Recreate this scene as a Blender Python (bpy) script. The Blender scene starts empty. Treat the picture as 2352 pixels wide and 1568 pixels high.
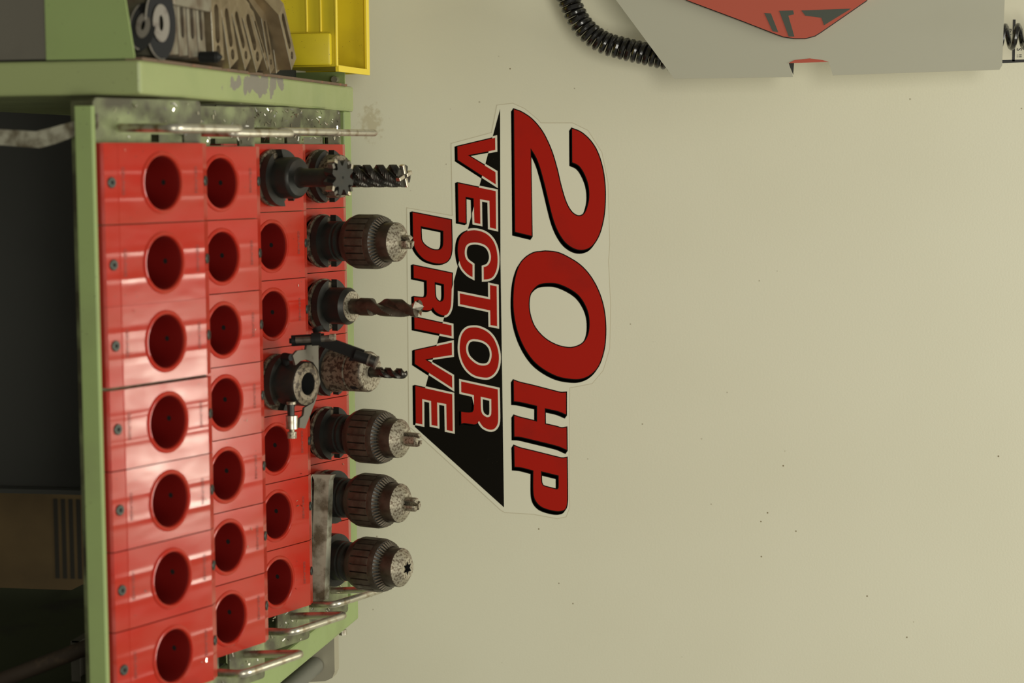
import bpy, bmesh, math, random
from mathutils import Vector, Matrix
from mathutils.geometry import tessellate_polygon
random.seed(7)
sc = bpy.context.scene
COL = sc.collection
pi = math.pi

# ---------------------------------------------------------------- camera, world, lights, exposure
cd = bpy.data.cameras.new('camera'); cam = bpy.data.objects.new('camera', cd); COL.objects.link(cam)
cd.sensor_fit = 'HORIZONTAL'; cd.sensor_width = 36; cd.lens = 71.674
_fw = Vector((0.0877, 0.9774, -0.1924)).normalized(); _rt = Vector((0.9961, -0.0876, 0.0087)).normalized()
_up = _rt.cross(_fw).normalized(); _rt = _fw.cross(_up)
M = Matrix((_up, -_rt, -_fw)).transposed().to_4x4()     # the photograph lies on its side: image right is world up
M.translation = Vector((0.0214, -1.8993, 1.6296)); cam.matrix_world = M
cd.dof.use_dof = True; cd.dof.focus_distance = 2.52; cd.dof.aperture_fstop = 6.0; cd.clip_start = .05
sc.camera = cam
w = bpy.data.worlds.new('world'); sc.world = w; w.use_nodes = True
bg = w.node_tree.nodes['Background']; bg.inputs[0].default_value = (.95, .93, .80, 1); bg.inputs[1].default_value = .22
def area(name, loc, sx, sy, power, target=None, colr=(1, .97, .86)):
    l = bpy.data.lights.new(name, 'AREA'); l.shape = 'RECTANGLE'; l.size = sx; l.size_y = sy; l.energy = power; l.color = colr
    o = bpy.data.objects.new(name, l); COL.objects.link(o); o.location = loc
    d = (Vector(target) - Vector(loc)) if target else Vector((0, 0, -1))
    o.rotation_euler = d.to_track_quat('-Z', 'Y').to_euler(); return o
area('ceiling_light_back', (.60, 1.20, 3.2), .34, .26, 8.5, colr=(1, .97, .80))
area('ceiling_light_over', (.1, -.25, 5.6), 2.6, 1.0, 155)
area('front_fill_light', (.5, -4.4, 3.3), 3.4, 1.2, 108, (.3, .7, 1.3))  # added fill lamp behind the camera, aimed to even out the machine panel
sc.view_settings.view_transform = 'Standard'; sc.view_settings.look = 'None'
sc.view_settings.gamma = 1; sc.view_settings.use_curve_mapping = False; sc.view_settings.exposure = 0.0

# ---------------------------------------------------------------- materials
MATS = {}
def mat(name, col, rough=.5, metal=0, dirt=None, dscale=20, dlo=.55, dhi=.7, rvar=0, bump=0, bscale=40, spots=None, sscale=150, sth=.12, coat=0, spec=.5, stretch=None):
    """principled with up to two procedural layers of dirt / specks in object space"""
    m = bpy.data.materials.new(name); m.use_nodes = True; nt = m.node_tree; N = nt.nodes; L = nt.links
    b = N['Principled BSDF']; b.inputs['Roughness'].default_value = rough; b.inputs['Metallic'].default_value = metal
    b.inputs['Specular IOR Level'].default_value = spec
    b.inputs['Coat Weight'].default_value = coat
    tc = N.new('ShaderNodeTexCoord'); co = tc.outputs['Object']
    if stretch:
        mp = N.new('ShaderNodeMapping'); mp.inputs['Scale'].default_value = stretch; L.new(co, mp.inputs[0]); co = mp.outputs[0]
    rgb = N.new('ShaderNodeRGB'); rgb.outputs[0].default_value = (*col, 1); cur = rgb.outputs[0]
    def noise(s, det=6):
        n = N.new('ShaderNodeTexNoise'); n.inputs['Scale'].default_value = s; n.inputs['Detail'].default_value = det; L.new(co, n.inputs['Vector']); return n.outputs[0]
    def ramp(src, lo, hi):
        r = N.new('ShaderNodeMapRange'); r.inputs[1].default_value = lo; r.inputs[2].default_value = hi; L.new(src, r.inputs[0]); return r.outputs[0]
    def mix(f, a, c):
        x = N.new('ShaderNodeMix'); x.data_type = 'RGBA'; L.new(f, x.inputs[0]); L.new(a, x.inputs[6]); x.inputs[7].default_value = (*c, 1); return x.outputs[2]
    if dirt: cur = mix(ramp(noise(dscale), dlo, dhi), cur, dirt)
    if spots:
        v = N.new('ShaderNodeTexVoronoi'); v.inputs['Scale'].default_value = sscale; L.new(co, v.inputs['Vector'])
        f = ramp(v.outputs['Distance'], sth, sth*.5)
        g = ramp(noise(sscale*.12, 2), .5, .56)
        mm = N.new('ShaderNodeMath'); mm.operation = 'MULTIPLY'; L.new(f, mm.inputs[0]); L.new(g, mm.inputs[1])
        cur = mix(mm.outputs[0], cur, spots)
    L.new(cur, b.inputs['Base Color'])
    if rvar:
        r = N.new('ShaderNodeMapRange'); r.inputs[1].default_value = .3; r.inputs[2].default_value = .7
        r.inputs[3].default_value = max(0, rough-rvar); r.inputs[4].default_value = rough+rvar; L.new(noise(dscale*1.7), r.inputs[0]); L.new(r.outputs[0], b.inputs['Roughness'])
    if bump:
        bp = N.new('ShaderNodeBump'); bp.inputs['Strength'].default_value = bump; bp.inputs['Distance'].default_value = .002; L.new(noise(bscale, 3), bp.inputs['Height']); L.new(bp.outputs[0], b.inputs['Normal'])
    MATS[name] = m; m['bsdf'] = 1; return m
RED = mat('red_plastic', (.385, .019, .009), .21, spec=.38, dirt=(.36, .035, .018), dscale=28, dlo=.35, dhi=.7, rvar=.06, bump=.35, bscale=16, spots=(.10, .03, .02), sscale=210, sth=.10, stretch=(1, .35, 1))
REDIN = mat('red_plastic_bore_shaded', (.17, .003, .0015), .5, spots=(.03, .005, .005), sscale=160, sth=.1)  # same red plastic, darkened to put shade into the bores
SCREW = mat('black_screw', (.05, .055, .045), .4, .6)
HOLE = mat('dark_recess', (.004, .004, .003), .9)
GREEN = mat('green_paint', (.245, .32, .115), .42, dirt=(.21, .26, .10), dscale=14, dlo=.5, dhi=.8, rvar=.08, spots=(.05, .035, .02), sscale=170, sth=.10)
GREEND = mat('green_paint_shelf', (.225, .26, .115), .5, dirt=(.060, .054, .026), dscale=24, dlo=.36, dhi=.60, rvar=.1, spots=(.02, .018, .01), sscale=420, sth=.2)
PANEL = mat('machine_paint', (.745, .722, .548), .42, dirt=(.715, .69, .515), dscale=3, dlo=.4, dhi=.7, bump=.04, bscale=400, spots=(.22, .17, .08), sscale=38, sth=.055)
PEND = mat('pendant_paint', (.45, .44, .335), .45, dirt=(.43, .42, .315), dscale=6)
STEELR = mat('bright_steel', (.56, .53, .43), .34, .85, dirt=(.28, .21, .12), dscale=90, dlo=.5, dhi=.7, rvar=.08)
RUSTY = mat('worn_steel_bar', (.36, .345, .26), .45, .3, dirt=(.12, .10, .06), dscale=60, dlo=.44, dhi=.64, rvar=.12, spots=(.05, .04, .025), sscale=500, sth=.25)
DSTEEL = mat('black_oxide_steel', (.026, .026, .022), .42, .4, dirt=(.045, .034, .024), dscale=45, dlo=.5, dhi=.75, rvar=.1, spots=(.3, .27, .2), sscale=300, sth=.07)
CHUCK = mat('chuck_steel', (.088, .070, .048), .42, .5, dirt=(.045, .034, .022), dscale=90, dlo=.42, dhi=.68, rvar=.1)
NOSE = mat('chuck_nose_steel', (.36, .325, .24), .42, .5, dirt=(.13, .10, .065), dscale=420, dlo=.48, dhi=.6, rvar=.08)
BRONZE = mat('stained_steel_holder', (.19, .155, .105), .45, .35, dirt=(.055, .04, .026), dscale=240, dlo=.47, dhi=.58, spots=(.03, .02, .012), sscale=330, sth=.3)
CUTTER = mat('cutter_steel', (.075, .07, .06), .33, .9, dirt=(.04, .025, .018), dscale=60, rvar=.08)
CARB = mat('carbide', (.55, .50, .40), .3, .9, dirt=(.25, .18, .1), dscale=200)
GOLD = mat('tan_steel', (.34, .27, .165), .42, .75, dirt=(.22, .165, .095), dscale=40, dlo=.4, dhi=.7, rvar=.08)
GREYS = mat('grey_steel', (.30, .275, .21), .45, .7, dirt=(.17, .125, .085), dscale=35, dlo=.42, dhi=.65)
CAST = mat('black_cast_iron', (.012, .012, .011), .5, 0, spec=.12)
RING = mat('worn_grey_iron', (.125, .112, .088), .45, .5, dirt=(.075, .06, .045), dscale=80)
YEL = mat('yellow_plastic', (.60, .47, .012), .42, dirt=(.50, .385, .012), dscale=16, dlo=.45, dhi=.75, spots=(.10, .06, .01), sscale=260, sth=.12)
YELR = mat('yellow_plastic_rim', (.76, .58, .03), .35)
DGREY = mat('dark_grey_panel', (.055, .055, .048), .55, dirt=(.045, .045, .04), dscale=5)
MGREY = mat('grey_lower_panel', (.115, .105, .08), .6, dirt=(.09, .082, .062), dscale=10)
CARD = mat('brown_board', (.125, .08, .028), .7, dirt=(.07, .043, .014), dscale=5, dlo=.4, dhi=.65)  # base colour lowered to carry the shade under the cart
INK = mat('black_ink', (.010, .009, .006), .5)
FLAGI = mat('dark_print', (.018, .015, .008), .7)
GREEN_SHADE = mat('green_paint_shaded', (.035, .045, .014), .6, dirt=(.02, .022, .01), dscale=9)  # the cart's green paint, darkened to stand in for shade inside it
DKPIPE = mat('dull_brown_shaded', (.045, .03, .018), .7, dirt=(.09, .06, .035), dscale=60)  # brown lowered to carry the shade inside the cart and the strap slots
DECR = mat('red_vinyl', (.40, .011, .004), .5, spec=.12, dirt=(.33, .012, .006), dscale=12)
DECK = mat('black_vinyl', (.005, .004, .002), .55, spec=.08, spots=(.06, .05, .03), sscale=150, sth=.06)
DECW = mat('cream_vinyl', (.74, .69, .54), .45)
DECB = mat('decal_film', (.755, .735, .565), .40)
DECE = mat('decal_film_edge', (.58, .53, .37), .5)
RUB = mat('black_rubber', (.012, .011, .009), .22, coat=.5)
PINK = mat('red_acrylic', (.50, .10, .06), .16, coat=.6)
PGREY = mat('grey_print', (.075, .085, .065), .22, coat=.6)
PLAST = mat('grey_translucent_plastic', (.42, .43, .38), .35)
LABW = mat('white_label', (.70, .665, .50), .5)
TUBE = mat('grey_rubber_tube', (.13, .13, .105), .45)
BRKT = mat('brushed_steel_plate', (.42, .39, .29), .36, .5, dirt=(.3, .27, .2), dscale=20)
CHIP = mat('bright_metal_chips', (.85, .82, .72), .2, 1)
FLOORM = mat('concrete', (.12, .115, .10), .8, dirt=(.08, .08, .07), dscale=4)
STAMP = mat('stamped_ink', (.15, .03, .02), .6)
RUST = mat('rusty_edge', (.13, .085, .05), .8, dirt=(.24, .10, .05), dscale=70)

def tile_relief(m):
    nt = m.node_tree; N = nt.nodes; L = nt.links; b = N['Principled BSDF']
    tc = next(n for n in N if n.type == 'TEX_COORD'); mp = next(n for n in N if n.type == 'MAPPING')
    oi = N.new('ShaderNodeObjectInfo'); cx = N.new('ShaderNodeCombineXYZ'); sc_ = N.new('ShaderNodeMath'); sc_.operation = 'MULTIPLY'; sc_.inputs[1].default_value = 9
    L.new(oi.outputs['Random'], sc_.inputs[0])
    for k in range(3): L.new(sc_.outputs[0], cx.inputs[k])
    L.new(cx.outputs[0], mp.inputs['Location'])
    sp = N.new('ShaderNodeSeparateXYZ'); L.new(tc.outputs['Object'], sp.inputs[0])
    def M_(op, a, b_=None):
        q = N.new('ShaderNodeMath'); q.operation = op
        for k, v in enumerate((a, b_)):
            if v is None: continue
            if isinstance(v, (int, float)): q.inputs[k].default_value = v
            else: L.new(v, q.inputs[k])
        return q.outputs[0]
    d = M_('SUBTRACT', M_('ABSOLUTE', M_('SUBTRACT', sp.outputs[0], .038)), .0125)
    g = M_('POWER', 2.71828, M_('MULTIPLY', M_('MULTIPLY', d, d), -90000))
    bp0 = next(n for n in N if n.type == 'BUMP')
    bp = N.new('ShaderNodeBump'); bp.inputs['Strength'].default_value = .5; bp.inputs['Distance'].default_value = .0006
    L.new(g, bp.inputs['Height']); L.new(bp0.outputs[0], bp.inputs['Normal']); L.new(bp.outputs[0], b.inputs['Normal'])
tile_relief(RED)

# paint worn through to grey metal on the top of the cart's left rail (one patch with a shape of its own)
def worn(m, centre, rx, ry, colr, wall=False, lo=2.18, hi=2.12, nscale=45):
    nt = m.node_tree; N = nt.nodes; L = nt.links; b = N['Principled BSDF']
    tc = N.new('ShaderNodeTexCoord'); mp = N.new('ShaderNodeMapping'); mp.inputs['Location'].default_value = (-centre[0]/rx, 0, -centre[1]/ry) if wall else (-centre[0]/rx, -centre[1]/ry, 0); mp.inputs['Scale'].default_value = (1/rx, 0, 1/ry) if wall else (1/rx, 1/ry, 0)
    L.new(tc.outputs['Object'], mp.inputs[0]); ln = N.new('ShaderNodeVectorMath'); ln.operation = 'LENGTH'; L.new(mp.outputs[0], ln.inputs[0])
    n = N.new('ShaderNodeTexNoise'); n.inputs['Scale'].default_value = nscale; n.inputs['Detail'].default_value = 8; L.new(tc.outputs['Object'], n.inputs['Vector'])
    a = N.new('ShaderNodeMath'); a.operation = 'MULTIPLY_ADD'; a.inputs[1].default_value = 2.6; L.new(n.outputs[0], a.inputs[0]); L.new(ln.outputs['Value'], a.inputs[2])
    r = N.new('ShaderNodeMapRange'); r.inputs[1].default_value = lo; r.inputs[2].default_value = hi; L.new(a.outputs[0], r.inputs[0])
    x = N.new('ShaderNodeMix'); x.data_type = 'RGBA'; L.new(r.outputs[0], x.inputs[0])
    src = b.inputs['Base Color'].links[0].from_socket; L.new(src, x.inputs[6]); x.inputs[7].default_value = (*colr, 1); L.new(x.outputs[2], b.inputs['Base Color'])
RAIL = mat('green_paint_rail', (.28, .325, .135), .42, dirt=(.23, .285, .115), dscale=14, dlo=.5, dhi=.8, rvar=.08, spots=(.05, .035, .02), sscale=170, sth=.10)
worn(PANEL, (-.032, .932), .030, .022, (.60, .55, .37), True, 2.1, 1.6, 130)
worn(RAIL, (-.0655, .235), .012, .10, (.19, .175, .14))

# ---------------------------------------------------------------- mesh helpers
def obj(name, bm, m, parent=None, smooth=False, loc=None):
    bmesh.ops.recalc_face_normals(bm, faces=bm.faces)
    me = bpy.data.meshes.new(name); bm.to_mesh(me); bm.free()
    for mm in (m if isinstance(m, (list, tuple)) else [m]): me.materials.append(mm)
    if smooth: shade(me)
    o = bpy.data.objects.new(name, me); COL.objects.link(o)
    if parent: o.parent = parent
    if loc: o.location = loc
    return o
def shade(me, ang=35):
    for p in me.polygons: p.use_smooth = True
    bm = bmesh.new(); bm.from_mesh(me)
    for e in bm.edges:
        if len(e.link_faces) != 2 or e.calc_face_angle(0) > math.radians(ang): e.smooth = False
    bm.to_mesh(me); bm.free()
def tag(o, label, cat, group=None):
    o['label'] = label; o['category'] = cat
    if group: o['group'] = group
    return o
def struct(o): o['kind'] = 'structure'; return o
def thing(name, label, cat, loc=(0, 0, 0), rot=(0, 0, 0), group=None):
    o = bpy.data.objects.new(name, None); COL.objects.link(o); o.location = loc; o.rotation_euler = rot; o.empty_display_size = .02
    return tag(o, label, cat, group)
def box(bm, x0, x1, y0, y1, z0, z1, bev=0):
    r = bmesh.ops.create_cube(bm, size=1)['verts']
    for v in r: v.co = Vector(((x0+x1)/2+v.co.x*(x1-x0), (y0+y1)/2+v.co.y*(y1-y0), (z0+z1)/2+v.co.z*(z1-z0)))
    if bev: bmesh.ops.bevel(bm, geom=list({e for v in r for e in v.link_edges}), offset=bev, segments=2, profile=.5, affect='EDGES')
    return r
def B(*a, bev=0): bm = bmesh.new(); box(bm, *a, bev=bev); return bm
def prism(bm, loops, f0, f1, mi=0):
    """polygon with holes (2-D loops) extruded: f0 / f1 map a 2-D point to 3-D for either side (f1 None = one sided)"""
    tri = tessellate_polygon([[Vector((p[0], p[1], 0)) for p in l] for l in loops]); flat = [p for l in loops for p in l]
    A = [bm.verts.new(f0(p)) for p in flat]
    for t in tri:
        try: bm.faces.new([A[i] for i in t]).material_index = mi
        except ValueError: pass
    if f1 is None: return
    C = [bm.verts.new(f1(p)) for p in flat]
    for t in tri:
        try: bm.faces.new([C[i] for i in reversed(t)]).material_index = mi
        except ValueError: pass
    k = 0
    for l in loops:
        n = len(l)
        for i in range(n):
            bm.faces.new([A[k+i], A[k+(i+1) % n], C[k+(i+1) % n], C[k+i]]).material_index = mi
        k += n
def prz(bm, loops, z0, z1): prism(bm, loops, lambda p: (p[0], p[1], z0), lambda p: (p[0], p[1], z1))
def pry(bm, loops, y0, y1): prism(bm, loops, lambda p: (p[0], y0, p[1]), lambda p: (p[0], y1, p[1]))
def circ(x, y, r, n=32, ry=None, rot=0):
    out = []
    for i in range(n):
        a = 2*pi*i/n; u, v = r*math.cos(a), (ry or r)*math.sin(a)
        out.append((x+u*math.cos(rot)-v*math.sin(rot), y+u*math.sin(rot)+v*math.cos(rot)))
    return out
def loft(bm, rings, closed=False, cap=True):
    R = [[bm.verts.new(p) for p in r] for r in rings]; n = len(R[0])
    for a, b in zip(R, R[1:]+([R[0]] if closed else [])):
        for i in range(n): bm.faces.new([a[i], a[(i+1) % n], b[(i+1) % n], b[i]])
    if cap and not closed:
        bm.faces.new(R[0]); bm.faces.new(R[-1])
    return R
def lathe(bm, prof, n=48, cap=True, c=(0, 0)):
    loft(bm, [[(c[0]+r*math.cos(2*pi*i/n), c[1]+r*math.sin(2*pi*i/n), h) for i in range(n)] for r, h in prof], cap=cap)
def LA(prof, n=48, **k): bm = bmesh.new(); lathe(bm, prof, n, **k); return bm
def tube(bm, pts, r, n=10, closed=False, sub=0, flat=None):
    P = [Vector(p) for p in pts]
    if sub:
        Q = []
        for i in range(len(P)-1):
            p0, p1, p2, p3 = P[max(0, i-1)], P[i], P[i+1], P[min(len(P)-1, i+2)]
            for k in range(sub):
                t = k/sub; Q.append(.5*((2*p1)+(-p0+p2)*t+(2*p0-5*p1+4*p2-p3)*t*t+(-p0+3*p1-3*p2+p3)*t**3))
        Q.append(P[-1]); P = Q
    T = [(P[min(i+1, len(P)-1)]-P[max(i-1, 0)]).normalized() for i in range(len(P))]
    up = Vector((0, 0, 1)) if abs(T[0].z) < .9 else Vector((1, 0, 0)); nrm = T[0].cross(up).normalized(); rings = []
    for i, p in enumerate(P):
        nrm = (nrm - T[i]*nrm.dot(T[i])).normalized(); b = T[i].cross(nrm)
        rings.append([tuple(p+nrm*(r*math.cos(2*pi*k/n))+b*(r*math.sin(2*pi*k/n))) for k in range(n)])
    loft(bm, rings)
def bend(pts, rad, n=6):
    """round the corners of a polyline"""
    P = [Vector(p) for p in pts]; out = [P[0]]
    for i in range(1, len(P)-1):
        a, b = (P[i-1]-P[i]).normalized(), (P[i+1]-P[i]).normalized(); A, C = P[i]+a*rad, P[i]+b*rad
        for k in range(n+1):
            t = k/n; out.append(A*(1-t)**2+P[i]*2*t*(1-t)+C*t*t)
    return out+[P[-1]]
def text_mesh(s, size, extrude=0):
    c = bpy.data.curves.new('text', 'FONT'); c.body = s; c.size = size; c.extrude = extrude; c.resolution_u = 2
    o = bpy.data.objects.new('text', c); COL.objects.link(o); dg = bpy.context.evaluated_depsgraph_get()
    me = bpy.data.meshes.new_from_object(o.evaluated_get(dg)); bpy.data.objects.remove(o); bpy.data.curves.remove(c)
    bm = bmesh.new(); bm.from_mesh(me); bpy.data.meshes.remove(me); return bm
def xf(bm, m): bmesh.ops.transform(bm, matrix=m, verts=bm.verts); return bm

# ---------------------------------------------------------------- structure: floor and the machine behind the cart
AL = 0.35511; P = .076; YP = .70
struct(obj('floor', B(-3, 3, -3, 3, -.05, 0), FLOORM))
wall = struct(obj('wall_back', B(-3, 3, 2.2, 2.3, 0, 3.3), DGREY))
cab = thing('machine_tool_cabinet', 'large cream-painted enclosure wall of a machine tool behind the red tool trays', 'machine', (0, YP, 0))
obj('side_panel', B(-1.1, 1.6, 0, .03, .66, 2.05), PANEL, cab)
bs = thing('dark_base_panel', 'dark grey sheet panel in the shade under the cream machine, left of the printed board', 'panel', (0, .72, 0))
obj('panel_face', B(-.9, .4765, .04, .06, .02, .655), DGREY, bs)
obj('panel_edge', B(.4705, .4765, .012, .04, .02, .655), DGREY, bs)

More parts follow.
